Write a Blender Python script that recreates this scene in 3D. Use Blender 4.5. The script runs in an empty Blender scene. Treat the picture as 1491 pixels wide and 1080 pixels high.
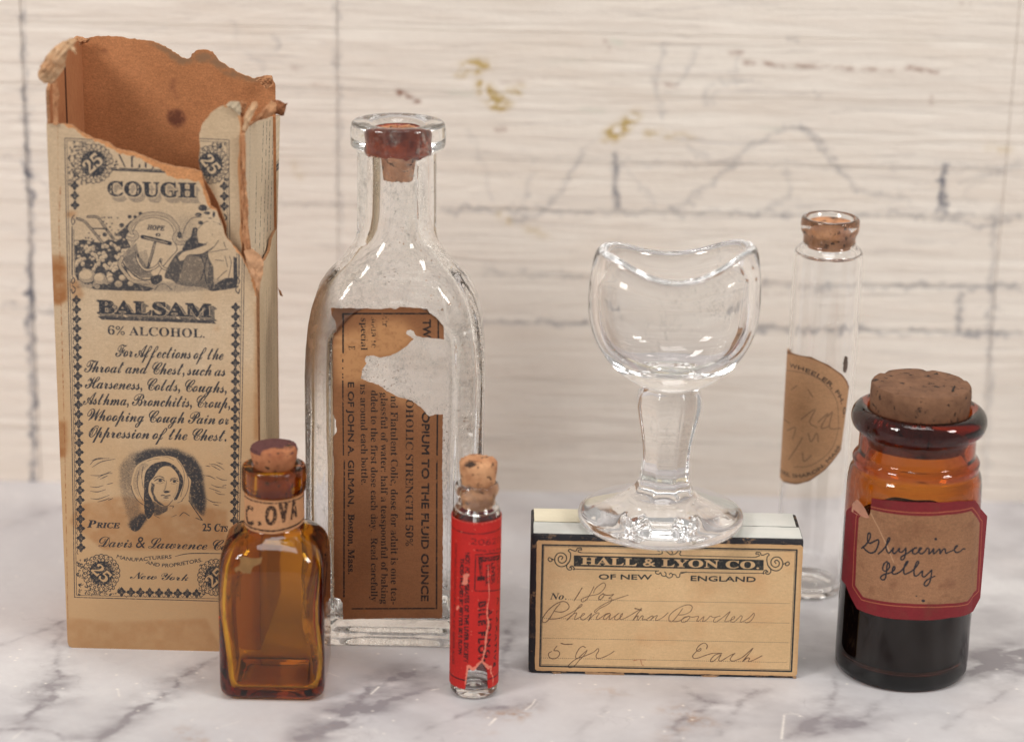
import bpy, bmesh, math, random, zlib, base64
import numpy as np
from mathutils import Vector, geometry
random.seed(7); rng = np.random.default_rng(11)

# ------------------------------------------------------------------ camera, world, lamps
S = bpy.context.scene
COL = S.collection
MM = 0.001
FPX = 3390.0                      # focal length in photo pixels (photo 1491 px wide)
PITCH = math.radians(17.5); ROLL = math.radians(1.2); CAMH = 232.0
cam = bpy.data.objects.new('camera', bpy.data.cameras.new('camera'))
COL.objects.link(cam); S.camera = cam
cam.location = (0, 0, CAMH*MM)
fwd = Vector((0, math.cos(PITCH), -math.sin(PITCH)))
upv = Vector((0, math.sin(PITCH), math.cos(PITCH))); rt = Vector((1, 0, 0))
rt2 = rt*math.cos(ROLL)+upv*math.sin(ROLL); up2 = upv*math.cos(ROLL)-rt*math.sin(ROLL)
from mathutils import Matrix
cam.rotation_euler = Matrix((rt2, up2, -fwd)).transposed().to_euler()
cam.data.sensor_width = 36; cam.data.lens = FPX/1491*36
cam.data.clip_start = 0.01; cam.data.clip_end = 50
cam.data.dof.use_dof = True; cam.data.dof.focus_distance = 0.548; cam.data.dof.aperture_fstop = 8.5

W = bpy.data.worlds.new('World'); S.world = W; W.use_nodes = True
bg = W.node_tree.nodes['Background']; bg.inputs[0].default_value = (1.0, 0.96, 0.92, 1); bg.inputs[1].default_value = 0.43

def area(name, loc, target, size, power, col=(1, .97, .93)):
    l = bpy.data.lights.new(name, 'AREA'); l.shape = 'SQUARE'; l.size = size; l.energy = power; l.color = col
    o = bpy.data.objects.new(name, l); COL.objects.link(o); o.location = loc
    o.rotation_euler = (Vector(target)-Vector(loc)).to_track_quat('-Z', 'Y').to_euler()
    return o
area('softbox_left', (-0.78, -0.12, 0.78), (0, .53, .05), .30, 6.6)
area('softbox_right', (0.92, -0.05, 0.80), (0, .53, .05), .30, 6.0)
area('softbox_overhead', (0.05, 0.30, 1.35), (0, .53, .05), .60, 5.6, (1, .97, .94))

S.view_settings.view_transform = 'Standard'; S.view_settings.look = 'None'
S.view_settings.gamma = 1; S.view_settings.exposure = 0.0
S.render.engine = 'CYCLES'
cy = S.cycles
cy.max_bounces = 48; cy.transmission_bounces = 48; cy.glossy_bounces = 24; cy.diffuse_bounces = 4; cy.transparent_max_bounces = 12
cy.caustics_refractive = True; cy.caustics_reflective = False
cy.sample_clamp_indirect = 18.0; cy.blur_glossy = 0.3
cy.use_denoising = True
try:
    cy.denoiser = 'OPENIMAGEDENOISE'; cy.denoising_input_passes = 'RGB_ALBEDO_NORMAL'
except Exception: pass

# ------------------------------------------------------------------ survey helpers: photo pixel -> place (mm)
cr_, sr_ = math.cos(ROLL), math.sin(ROLL); sp, cp = math.sin(PITCH), math.cos(PITCH)
def rays(P):
    P = np.asarray(P, float); a0 = (P[..., 0]-745.5)/FPX; b0 = (540-P[..., 1])/FPX
    a = a0*cr_-b0*sr_; b = a0*sr_+b0*cr_
    return np.stack([a, cp+sp*b, -sp+cp*b], -1)
def on_wall(Y):                     # vertical plane facing us -> (x, z)
    def f(P):
        d = rays(P); t = Y/d[..., 1]; return np.stack([d[..., 0]*t, CAMH+d[..., 2]*t], -1)
    return f
def on_floor(Z):
    def f(P):
        d = rays(P); t = (Z-CAMH)/d[..., 2]; return np.stack([d[..., 0]*t, d[..., 1]*t], -1)
    return f
def on_cyl(cx, cyy, R):             # upright cylinder -> (arc, z)
    def f(P):
        d = rays(P); A = d[..., 0]**2+d[..., 1]**2; B = -(d[..., 0]*cx+d[..., 1]*cyy); C = cx*cx+cyy*cyy-R*R
        D = np.maximum(B*B-A*C, 0); t = (-B-np.sqrt(D))/A
        x = d[..., 0]*t-cx; y = d[..., 1]*t-cyy
        return np.stack([np.arctan2(x, -y)*R, CAMH+d[..., 2]*t], -1)
    return f
def on_plane(p0, p1):               # vertical plane through two ground points -> (along, z)
    p0 = np.array(p0, float); e = np.array(p1, float)-p0; e /= np.linalg.norm(e); n = np.array([-e[1], e[0]])
    def f(P):
        d = rays(P); t = (p0@n)/(d[..., 0]*n[0]+d[..., 1]*n[1])
        x = d[..., 0]*t; y = d[..., 1]*t
        return np.stack([(x-p0[0])*e[0]+(y-p0[1])*e[1], CAMH+d[..., 2]*t], -1)
    return f
def off(f, ox, oy, k): return lambda pts: f([(ox+x/k, oy+y/k) for x, y in pts])
def Z(ox, oy, k, pts): return [(ox+x/k, oy+y/k) for x, y in pts]

# ------------------------------------------------------------------ noise
def vnoise(h, w, sy, sx, seed):
    r = np.random.default_rng(seed); gh, gw = int(h/sy)+3, int(w/sx)+3
    g = r.random((gh, gw), dtype=np.float32)
    y = (np.arange(h)/sy).astype(np.float32); x = (np.arange(w)/sx).astype(np.float32)
    yi = y.astype(int); xi = x.astype(int); fy = y-yi; fx = x-xi; fy = fy*fy*(3-2*fy); fx = fx*fx*(3-2*fx)
    R0 = g[yi]*(1-fy)[:, None]+g[yi+1]*fy[:, None]
    return R0[:, xi]*(1-fx)+R0[:, xi+1]*fx
def fbm(h, w, sy, sx, seed, o=4):
    out = np.zeros((h, w), np.float32); a = .5; t = 0
    for i in range(o):
        out += a*vnoise(h, w, max(sy, 1.01), max(sx, 1.01), seed+i*17); t += a; a *= .55; sy /= 2; sx /= 2
    return out/t
def blur(a, s):
    k = int(s*2.5)+1; x = np.arange(-k, k+1); g = np.exp(-x*x/(2*s*s)); g /= g.sum()
    n = a.shape
    def cv(b):
        L = b.shape[1]+2*k; nf = 1 << (L-1).bit_length()
        p = np.pad(b, ((0, 0), (k, k)), mode='edge')
        F = np.fft.irfft(np.fft.rfft(p, nf, axis=1)*np.fft.rfft(g, nf), nf, axis=1)
        return F[:, 2*k:2*k+b.shape[1]]
    return cv(cv(a).T).T.astype(np.float32)

# ------------------------------------------------------------------ printing: outlines of letters and a plotter
GL = {}
BASES = {'B': (0x1D400, 0x1D41A, 0x1D7CE), 'S': (0x1D4D0, 0x1D4EA, 48), 'I': (0x1D468, 0x1D482, 48)}   # bold serif, copperplate script, bold italic
def _text_mesh(body):
    c = bpy.data.curves.new('lettering', 'FONT'); c.body = body; c.resolution_u = 3
    o = bpy.data.objects.new('lettering', c); m = bpy.data.meshes.new_from_object(o)
    v = np.array([x.co[:2] for x in m.vertices]) if len(m.vertices) else np.zeros((0, 2)); f = [tuple(p.vertices) for p in m.polygons]
    bpy.data.objects.remove(o); bpy.data.curves.remove(c); bpy.data.meshes.remove(m); return v, f
_bv = _text_mesh('  |')[0]; _bar = _bv[:, 0].max(); _bar0 = _bv[:, 0].min()
def glyph(font, c):
    """outline loops and advance of one letter, kept after the first use"""
    k = font+c
    if k in GL: return GL[k]
    ch = c
    if font in BASES and c.isascii() and c.isalnum() and not (c.isdigit() and BASES[font][2] == 48):
        A = BASES[font]; ch = chr(A[0]+ord(c)-65) if c.isupper() else chr(A[1]+ord(c)-97) if c.islower() else chr(A[2]+ord(c)-48)
    v, f = _text_mesh(ch+'  |'); adv = v[:, 0].max()-_bar
    L = []
    for p in f:
        q = v[list(p)]; a = (q[:, 0]*np.roll(q[:, 1], -1)-q[:, 1]*np.roll(q[:, 0], -1)).sum()
        if abs(a) < 1e-7: continue
        if q[:, 0].min() > adv+_bar0-1e-4 and np.ptp(q[:, 1]) > .9: continue        # the spacer stroke
        L.append(q if a > 0 else q[::-1])
    GL[k] = (adv, L); return GL[k]
def cr(pts, n=8, closed=False):
    P = np.asarray(pts, float)
    if closed: P = np.vstack([P[-1:], P, P[:2]])
    else: P = np.vstack([2*P[0]-P[1], P, 2*P[-1]-P[-2]])
    t = np.linspace(0, 1, n, endpoint=False)[:, None]; o = []
    for i in range(1, len(P)-2):
        a, b, c, d = P[i-1], P[i], P[i+1], P[i+2]
        o.append(.5*((2*b)+(-a+c)*t+(2*a-5*b+4*c-d)*t*t+(-a+3*b-3*c+d)*t**3))
    o = np.vstack(o)
    return o if closed else np.vstack([o, P[-2:-1]])
class Art:
    def __init__(s, u0, v0, u1, v1, ppm, f, ss=2, k=6.1):
        s.u0, s.v0, s.u1, s.v1, s.f, s.ss, s.k = u0, v0, u1, v1, f, ss, k
        s.w, s.h = int((u1-u0)*ppm), int((v1-v0)*ppm); s.W, s.H = s.w*ss, s.h*ss; s.q = s.W/(u1-u0)
        s.ink = np.zeros((s.H, s.W), np.float32)
    def px(s, loc):
        loc = np.asarray(loc, float); return np.stack([(loc[..., 0]-s.u0)*s.q, (loc[..., 1]-s.v0)*s.q], -1)
    def raw(s, polys, val=1., buf=None):
        buf = s.ink if buf is None else buf
        E = []
        for p in polys:
            p = np.asarray(p, float); E.append(np.hstack([p, np.roll(p, -1, 0)]))
        E = np.vstack(E); E = E[E[:, 1] != E[:, 3]]
        if not len(E): return
        r0 = int(max(0, math.floor(E[:, [1, 3]].min()-.5))); r1 = int(min(s.H, math.ceil(E[:, [1, 3]].max()+.5)))
        c0 = int(max(0, math.floor(E[:, [0, 2]].min()))); c1 = int(min(s.W, math.ceil(E[:, [0, 2]].max())+1))
        if r1 <= r0 or c1 <= c0: return
        lo = np.minimum(E[:, 1], E[:, 3]); hi = np.maximum(E[:, 1], E[:, 3])
        a = np.clip(np.ceil(lo-.5), r0, r1).astype(int); b = np.clip(np.ceil(hi-.5), r0, r1).astype(int); n = b-a
        k = n > 0; E = E[k]; a = a[k]; n = n[k]
        if not len(E): return
        idx = np.repeat(np.arange(len(E)), n); row = np.arange(n.sum())-np.repeat(np.cumsum(n)-n, n)+np.repeat(a, n)
        e = E[idx]; x = e[:, 0]+(row+.5-e[:, 1])*(e[:, 2]-e[:, 0])/(e[:, 3]-e[:, 1])
        sg = np.where(e[:, 3] > e[:, 1], 1, -1)
        d = np.zeros((r1-r0, c1-c0+1), np.int32)
        np.add.at(d, (row-r0, np.clip(np.ceil(x-.5), c0, c1).astype(int)-c0), sg)
        m = np.cumsum(d, 1)[:, :-1] != 0
        v = buf[r0:r1, c0:c1]; v[m] = val
    def fill(s, pts, val=1., buf=None, loc=False): s.raw([s.px(pts if loc else s.f(pts))], val, buf)
    def line(s, pts, wd=1., val=1., buf=None, loc=False, sm=0, jit=0):
        """wd in photo px (one value or one per point)"""
        if sm:
            if np.ndim(wd): wd = np.interp(np.linspace(0, 1, (len(pts)-1)*sm+1), np.linspace(0, 1, len(wd)), wd)
            pts = cr(pts, sm)
        P = s.px(pts if loc else s.f(pts)); n = len(P)
        r = np.broadcast_to(np.asarray(wd, float)*s.q/s.k/2, (n,)) if np.ndim(wd) == 0 else np.asarray(wd)[:n]*s.q/s.k/2
        if jit: r = r*(1+jit*rng.uniform(-1, 1, n))
        polys = []
        oc = np.stack([np.cos(np.arange(8)*math.pi/4), np.sin(np.arange(8)*math.pi/4)], 1)
        for i in range(n): polys.append(P[i]+oc*r[i])
        for i in range(n-1):
            d = P[i+1]-P[i]; L = np.hypot(*d)
            if L < 1e-6: continue
            m = np.array([-d[1], d[0]])/L
            polys.append(np.array([P[i]-m*r[i], P[i+1]-m*r[i+1], P[i+1]+m*r[i+1], P[i]+m*r[i]]))
        s.raw(polys, val, buf)
    def ell(s, c, rx, ry, val=1., buf=None, rot=0, n=20):
        t = np.arange(n)/n*2*math.pi; x = rx*np.cos(t); y = ry*np.sin(t)
        s.fill(np.stack([c[0]+x*math.cos(rot)-y*math.sin(rot), c[1]+x*math.sin(rot)+y*math.cos(rot)], 1), val, buf)
    def text(s, st, p0, p1, cap, font='N', val=1., buf=None, curve=None, bold=0, track=0, sx=None, loc=False, small=None, shear=0):
        """baseline from p0 to p1 in photo px (or local mm), cap height in px (or mm)"""
        A, B = (s.px(np.array([p0, p1], float)) if loc else s.px(s.f([p0, p1])))
        hh = cap*(s.q if loc else s.q/s.k)/(.71 if font == 'N' else .67)
        adv = []; 
        for i, c in enumerate(st):
            f = font
            g = glyph(f, c) if c != ' ' else None
            a = (.17 if f == 'S' else .28) if c == ' ' else g[0]-(.035 if f == 'S' else 0)
            if small and i in small: a *= .72
            adv.append(a+track)
        tot = sum(adv)-track; d = B-A; L = np.hypot(*d); ux = d/L; uy = np.array([-ux[1], ux[0]])
        if np.cross(ux, uy) < 0: uy = -uy
        kx = L/tot if sx is None else hh*sx; x = 0; polys = []
        if curve is not None:
            cc = s.px(curve if loc else s.f(cr(curve, 10))); sl = np.r_[0, np.cumsum(np.hypot(*np.diff(cc, axis=0).T))]; kx = sl[-1]/tot
        for i, c in enumerate(st):
            if c != ' ':
                g = glyph(font, c); m = .72 if small and i in small else 1
                for P in g[1]:
                    X = x*kx+P[:, 0]*kx*m+shear*P[:, 1]*hh*m; Yv = P[:, 1]*hh*m
                    if curve is None: Q = A+X[:, None]*ux+Yv[:, None]*uy
                    else:
                        xm = (x+g[0]/2)*kx; b = np.array([np.interp(xm, sl, cc[:, 0]), np.interp(xm, sl, cc[:, 1])])
                        b2 = np.array([np.interp(xm+2, sl, cc[:, 0]), np.interp(xm+2, sl, cc[:, 1])]); t = (b2-b); 
                        if np.hypot(*t) < 1e-6: t = cc[-1]-cc[-2]
                        t = t/np.hypot(*t); nn = np.array([-t[1], t[0]])
                        Q = b+(X-xm)[:, None]*t+Yv[:, None]*nn
                    polys.append(Q)
            x += adv[i]
        if polys:
            s.raw(polys, val, buf)
            if bold:
                r = bold*s.q/s.k
                for a in range(6):
                    s.raw([Q+np.array([math.cos(a*1.047), math.sin(a*1.047)])*r for Q in polys], val, buf)
        return polys
    def buf(s, v=0.): return np.full((s.H, s.W), v, np.float32)
    def down(s, b): return b.reshape(s.h, s.ss, s.w, s.ss).mean((1, 3))
    def grid(s, P): return s.px(s.f([P]))[0]

def make_image(name, rgb, alpha=None, data=False):
    h, w = rgb.shape[:2]; im = bpy.data.images.new(name, w, h, alpha=alpha is not None, float_buffer=False)
    if data: im.colorspace_settings.name = 'Non-Color'
    px = np.ones((h, w, 4), np.float32); px[..., :3] = np.clip(rgb, 0, 1)
    if alpha is not None: px[..., 3] = alpha
    im.pixels.foreach_set(px.ravel()); im.update(); im.pack()
    return im
def paper(h, w, ppm, col, seed, grain=.035, blot=.05):
    c = np.array(col, np.float32)/255
    n = fbm(h, w, ppm*12, ppm*10, seed, 4)-.5; g = rng.standard_normal((h, w)).astype(np.float32)
    g = blur(g, max(.7, ppm*.06)); g /= g.std()
    fib = fbm(h, w, ppm*.25, ppm*.9, seed+5, 2)-.5
    out = c[None, None]*(1+(n*blot*2.2)[..., None]*np.array([.8, 1, 1.3])+(g*grain*.5+fib*grain*1.5)[..., None])
    return out
def mixc(img, mask, col):
    m = np.clip(mask, 0, 1)[..., None]; return img*(1-m)+np.array(col, np.float32)/255*m

# ------------------------------------------------------------------ materials
def nodes(m): m.use_nodes = True; t = m.node_tree; return t, t.nodes, t.links, t.nodes['Principled BSDF']
def mk(name): return bpy.data.materials.new(name)
def ncoord(nt, scale=(1, 1, 1), src='Object', rot=None):
    tc = nt.nodes.new('ShaderNodeTexCoord'); mp = nt.nodes.new('ShaderNodeMapping')
    mp.inputs['Scale'].default_value = scale; nt.links.new(tc.outputs[src], mp.inputs[0]); return mp.outputs[0]
def nnoise(nt, vec, scale, detail=4, rough=.55, dist=0):
    n = nt.nodes.new('ShaderNodeTexNoise'); n.inputs['Scale'].default_value = scale; n.inputs['Detail'].default_value = detail
    n.inputs['Roughness'].default_value = rough; n.inputs['Distortion'].default_value = dist
    nt.links.new(vec, n.inputs['Vector']); return n.outputs['Fac']
def nramp(nt, fac, stops):
    r = nt.nodes.new('ShaderNodeValToRGB'); e = r.color_ramp.elements
    while len(e) < len(stops): e.new(.5)
    for i, (p, c) in enumerate(stops):
        e[i].position = p; e[i].color = (c, c, c, 1) if not hasattr(c, '__len__') else (*c, 1)
    nt.links.new(fac, r.inputs[0]); return r.outputs[0]
def nmix(nt, fac, a, b, mode='MIX'):
    m = nt.nodes.new('ShaderNodeMix'); m.data_type = 'RGBA'; m.blend_type = mode
    for s, v in ((m.inputs['Factor'], fac), (m.inputs['A'], a), (m.inputs['B'], b)):
        if hasattr(v, 'links') or hasattr(v, 'is_output'): nt.links.new(v, s)
        elif hasattr(v, '__len__'): s.default_value = (*v, 1)
        else: s.default_value = v
    return m.outputs['Result']
def nbump(nt, h, dist, strength=1., to=None):
    b = nt.nodes.new('ShaderNodeBump'); b.inputs['Distance'].default_value = dist; b.inputs['Strength'].default_value = strength
    nt.links.new(h, b.inputs['Height']); nt.links.new(b.outputs[0], to); return b
def nmath(nt, op, a, b=0.):
    m = nt.nodes.new('ShaderNodeMath'); m.operation = op
    for s, v in ((m.inputs[0], a), (m.inputs[1], b)):
        if isinstance(v, (int, float)): s.default_value = v
        else: nt.links.new(v, s)
    return m.outputs[0]
def lin(c): return tuple(((x/255+.055)/1.055)**2.4 if x > 10 else x/255/12.92 for x in c)

def glass(name, tint=(1, 1, 1), skin=(1, 1, 1), dens=0, dirt=.25, film=(.36, .22, .13), rough=0.0, extra=None, ripple=.00003, rscale=90, dirtcol=(.42, .36, .28), dth=.62):
    m = mk(name); t, N, L, P = nodes(m)
    P.inputs['Base Color'].default_value = (*skin, 1); P.inputs['Transmission Weight'].default_value = 1
    P.inputs['IOR'].default_value = 1.5; P.inputs['Roughness'].default_value = rough
    c = ncoord(t)
    d = nbump(t, nnoise(t, c, rscale, 2, .4), ripple, 1, P.inputs['Normal'])
    out = N['Material Output']
    if dirt:
        D = N.new('ShaderNodeBsdfDiffuse'); D.inputs[0].default_value = (*dirtcol, 1)
        a = nramp(t, nnoise(t, ncoord(t, (1, 1, .55)), 110, 6, .68, .8), [(dth-.06, 0), (dth+.10, 1)])
        b = nramp(t, nnoise(t, c, 900, 3, .7), [(.45, 0), (.7, 1)])
        f = nmath(t, 'MULTIPLY', nmath(t, 'MULTIPLY', a, b), dirt)
        M = N.new('ShaderNodeMixShader'); L.new(f, M.inputs[0]); L.new(P.outputs[0], M.inputs[1]); L.new(D.outputs[0], M.inputs[2])
        if extra:
            D2 = N.new('ShaderNodeBsdfDiffuse'); D2.inputs[0].default_value = (*film, 1); M2 = N.new('ShaderNodeMixShader')
            L.new(extra(t, c), M2.inputs[0]); L.new(M.outputs[0], M2.inputs[1]); L.new(D2.outputs[0], M2.inputs[2]); M = M2
        L.new(M.outputs[0], out.inputs['Surface'])
    if dens:
        V = N.new('ShaderNodeVolumeAbsorption'); V.inputs['Color'].default_value = (*tint, 1); V.inputs['Density'].default_value = dens
        L.new(V.outputs[0], out.inputs['Volume'])
    return m
def printed(name, im, rough=.75, bump=.00004, bscale=900, spec=.3, sheen=0):
    m = mk(name); t, N, L, P = nodes(m)
    i = N.new('ShaderNodeTexImage'); i.image = im; i.interpolation = 'Cubic'; i.extension = 'EXTEND'
    uv = N.new('ShaderNodeUVMap'); L.new(uv.outputs[0], i.inputs[0]); L.new(i.outputs[0], P.inputs['Base Color'])
    P.inputs['Roughness'].default_value = rough; P.inputs['Specular IOR Level'].default_value = spec
    c = ncoord(t); h = nmath(t, 'ADD', nnoise(t, c, bscale, 3), nmath(t, 'MULTIPLY', nnoise(t, c, 70, 3), 3.)); nbump(t, h, bump, 1, P.inputs['Normal'])
    return m
def plain(name, col, rough=.8, var=.25, scale=120, col2=None, bump=.0001, bscale=600, spec=.3, stretch=(1, 1, 1)):
    m = mk(name); t, N, L, P = nodes(m); c = ncoord(t, stretch)
    c2 = lin(col2) if col2 else tuple(x*(1-var) for x in lin(col))
    L.new(nmix(t, nramp(t, nnoise(t, c, scale, 5, .6), [(.35, 0), (.68, 1)]), lin(col), c2), P.inputs['Base Color'])
    P.inputs['Roughness'].default_value = rough; P.inputs['Specular IOR Level'].default_value = spec
    nbump(t, nnoise(t, c, bscale, 4), bump, 1, P.inputs['Normal']); return m
def cork_mat(name, col, col2, dark=.05, scale=700, top=None):
    m = mk(name); t, N, L, P = nodes(m); c = ncoord(t)
    base = nmix(t, nramp(t, nnoise(t, c, scale*.6, 4, .7), [(.35, 0), (.7, 1)]), lin(col), lin(col2))
    pit = nramp(t, nnoise(t, c, scale*1.6, 4, .65), [(.33, 1), (.41, 0)])
    pit2 = nramp(t, nnoise(t, ncoord(t, (1, 1, 3)), scale*.5, 3, .6), [(.31, 1), (.36, 0)])
    f = nmath(t, 'MAXIMUM', pit, pit2)
    base = nmix(t, f, base, (dark, dark*.5, dark*.3))
    if top: base = top(t, base)
    L.new(base, P.inputs['Base Color']); P.inputs['Roughness'].default_value = .85
    h = nmath(t, 'SUBTRACT', nmath(t, 'MULTIPLY', nnoise(t, c, scale*1.5, 4), .5), f); nbump(t, h, .0003, 1, P.inputs['Normal'])
    return m

# ------------------------------------------------------------------ mesh builders (all shapes in mm)
def obj(name, verts, faces, mat, parent=None, uv=None, smooth=True, sharp=35, mats=None, fm=None):
    me = bpy.data.meshes.new(name); V = np.asarray(verts, float)*MM
    me.from_pydata(V.tolist(), [], faces)
    if uv is not None:
        ul = me.uv_layers.new(name='UVMap'); li = np.empty(len(me.loops), np.int32); me.loops.foreach_get('vertex_index', li)
        ul.data.foreach_set('uv', np.asarray(uv, np.float32)[li].ravel())
    for m_ in (mats or [mat]): me.materials.append(m_)
    if fm is not None: me.polygons.foreach_set('material_index', np.asarray(fm, np.int32))
    if smooth:
        me.polygons.foreach_set('use_smooth', [True]*len(me.polygons))
        if sharp:
            me.update(); bm = bmesh.new(); bm.from_mesh(me)
            for e in bm.edges:
                if len(e.link_faces) == 2 and e.calc_face_angle(0) > math.radians(sharp): e.smooth = False
            bm.to_mesh(me); bm.free()
    me.validate(); me.update()
    o = bpy.data.objects.new(name, me); COL.objects.link(o)
    if parent: o.parent = parent
    return o
def thing(name, label, cat, loc, group=None):
    o = bpy.data.objects.new(name, None); COL.objects.link(o); o.location = [c*MM for c in loc]; o.empty_display_size = .01
    o['label'] = label; o['category'] = cat
    if group: o['group'] = group
    bpy.context.view_layer.update(); return o
def put(o, parent, label=None):      # keep world shape, hang under its thing
    o.parent = parent; o.matrix_parent_inverse = Matrix.Translation(-parent.location)
    if label: o['label'] = label
    return o
def loft(rings, close=True):
    n = len(rings[0]); V = np.vstack(rings); F = []
    for i in range(len(rings)-1):
        a = i*n; b = a+n
        for j in range(n):
            k = (j+1) % n; F.append((a+j, a+k, b+k, b+j))
    V = V.tolist()
    if close:
        V.append(np.mean(rings[0], 0).tolist()); c = len(V)-1
        for j in range(n): F.append((c, (j+1) % n, j))
        V.append(np.mean(rings[-1], 0).tolist()); c = len(V)-1; a = (len(rings)-1)*n
        for j in range(n): F.append((c, a+j, a+(j+1) % n))
    return V, F
TH = lambda n: np.arange(n)/n*2*math.pi
def circ(cx, cy_, r, z, n=64, w=0, ph=0):
    t = TH(n); rr = r*(1+w*np.sin(3*t+ph)+w*.6*np.sin(5*t+ph*2)); return np.stack([cx+rr*np.cos(t), cy_+rr*np.sin(t), np.full(n, z)], 1)
def prof(pts, sm=5): return cr(pts, sm)
def arcsample(poly, n):
    P = np.asarray(poly, float); Q = np.vstack([P, P[:1]]); s = np.r_[0, np.cumsum(np.hypot(*np.diff(Q, axis=0).T))]
    t = np.arange(n)/n*s[-1]; return np.stack([np.interp(t, s, Q[:, 0]), np.interp(t, s, Q[:, 1])], 1)
def rrect(hw, hd, r, n, ch=False):
    """rounded (or chamfered) rectangle starting at (hw,0) counter-clockwise"""
    r = min(r, hw*.999, hd*.999); P = [(hw, 0)]
    for sx, sy, a0 in ((1, 1, 0), (-1, 1, 90), (-1, -1, 180), (1, -1, 270)):
        c = (sx*(hw-r), sy*(hd-r))
        if ch:
            P += [(c[0]+r*math.cos(math.radians(a0)), c[1]+r*math.sin(math.radians(a0))), (c[0]+r*math.cos(math.radians(a0+90)), c[1]+r*math.sin(math.radians(a0+90)))]
        else:
            P += [(c[0]+r*math.cos(math.radians(a0+k*9)), c[1]+r*math.sin(math.radians(a0+k*9))) for k in range(11)]
    return arcsample(P, n)
def bent_strip(cx, cy_, R, th, us, vlo, vhi, nv, uvbox, lift=None):
    """label wrapped on an upright cylinder: columns us (arc mm), height between vlo(u), vhi(u)"""
    u0, v0, u1, v1 = uvbox; V = []; UV = []; F = []; nu = len(us)
    for side in (0, 1):
        for i, u in enumerate(us):
            a, b = vlo[i], vhi[i]
            for j in range(nv+1):
                v = a+(b-a)*j/nv; r = R+(th if side == 0 else 0); dx, dy = 0, 0
                l = lift(u, v) if lift else None
                an = u/R
                if l: x, y = l[0]+(th*l[2] if side == 0 else 0), l[1]+(th*l[3] if side == 0 else 0)
                else: x, y = cx+r*math.sin(an), cy_-r*math.cos(an)
                V.append((x, y, v)); UV.append(((u-u0)/(u1-u0), (v-v0)/(v1-v0)))
    m = nv+1; o = nu*m
    for i in range(nu-1):
        for j in range(nv):
            a = i*m+j; F.append((a, a+m, a+m+1, a+1)); F.append((o+a, o+a+1, o+a+m+1, o+a+m))
    for i in range(nu-1):
        for j, s in ((0, 1), (nv, -1)):
            a = i*m+j; q = (a, o+a, o+a+m, a+m); F.append(q if s > 0 else q[::-1])
    for i, s in ((0, -1), (nu-1, 1)):
        for j in range(nv):
            a = i*m+j; q = (a, o+a, o+a+1, a+1); F.append(q if s < 0 else q[::-1])
    return V, F, UV
def jag(pts, amp, step, seed=0, closed=True):
    """roughen an outline (mm)"""
    r = np.random.default_rng(seed); P = np.asarray(pts, float); Q = np.vstack([P, P[:1]]) if closed else P
    o = []; w = 0
    for a, b in zip(Q[:-1], Q[1:]):
        d = b-a; L = np.hypot(*d); n = max(1, int(L/step)); m = np.array([-d[1], d[0]])/(L+1e-9)
        for i in range(n):
            w = .5*w+r.uniform(-amp, amp); o.append(a+d*i/n+(m*w if i else 0))
    return np.array(o)
def slab(poly, place, th, uvbox=None, zfun=None):
    """flat torn sheet: poly in (u,v) mm, place(u,v,depth)->xyz; front face, back face, edge"""
    P = [tuple(p) for p in poly]; n = len(P)
    tris = geometry.tessellate_polygon([[Vector((x, y, 0)) for x, y in P]])
    F = []; fm = []
    for t in tris:
        a, b, c = [P[i] for i in t]
        if (b[0]-a[0])*(c[1]-a[1])-(b[1]-a[1])*(c[0]-a[0]) < 0: t = t[::-1]
        F.append(tuple(t)); fm.append(0); F.append(tuple(i+n for i in t[::-1])); fm.append(1)
    for i in range(n):
        j = (i+1) % n; F.append((i, i+n, j+n, j)); fm.append(2)
    V = [place(u, v, 0) for u, v in P]+[place(u, v, th) for u, v in P]
    uv = None
    if uvbox:
        u0, v0, u1, v1 = uvbox; uv = [((u-u0)/(u1-u0), (v-v0)/(v1-v0)) for u, v in P]*2
    return V, F, uv, fm

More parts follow.
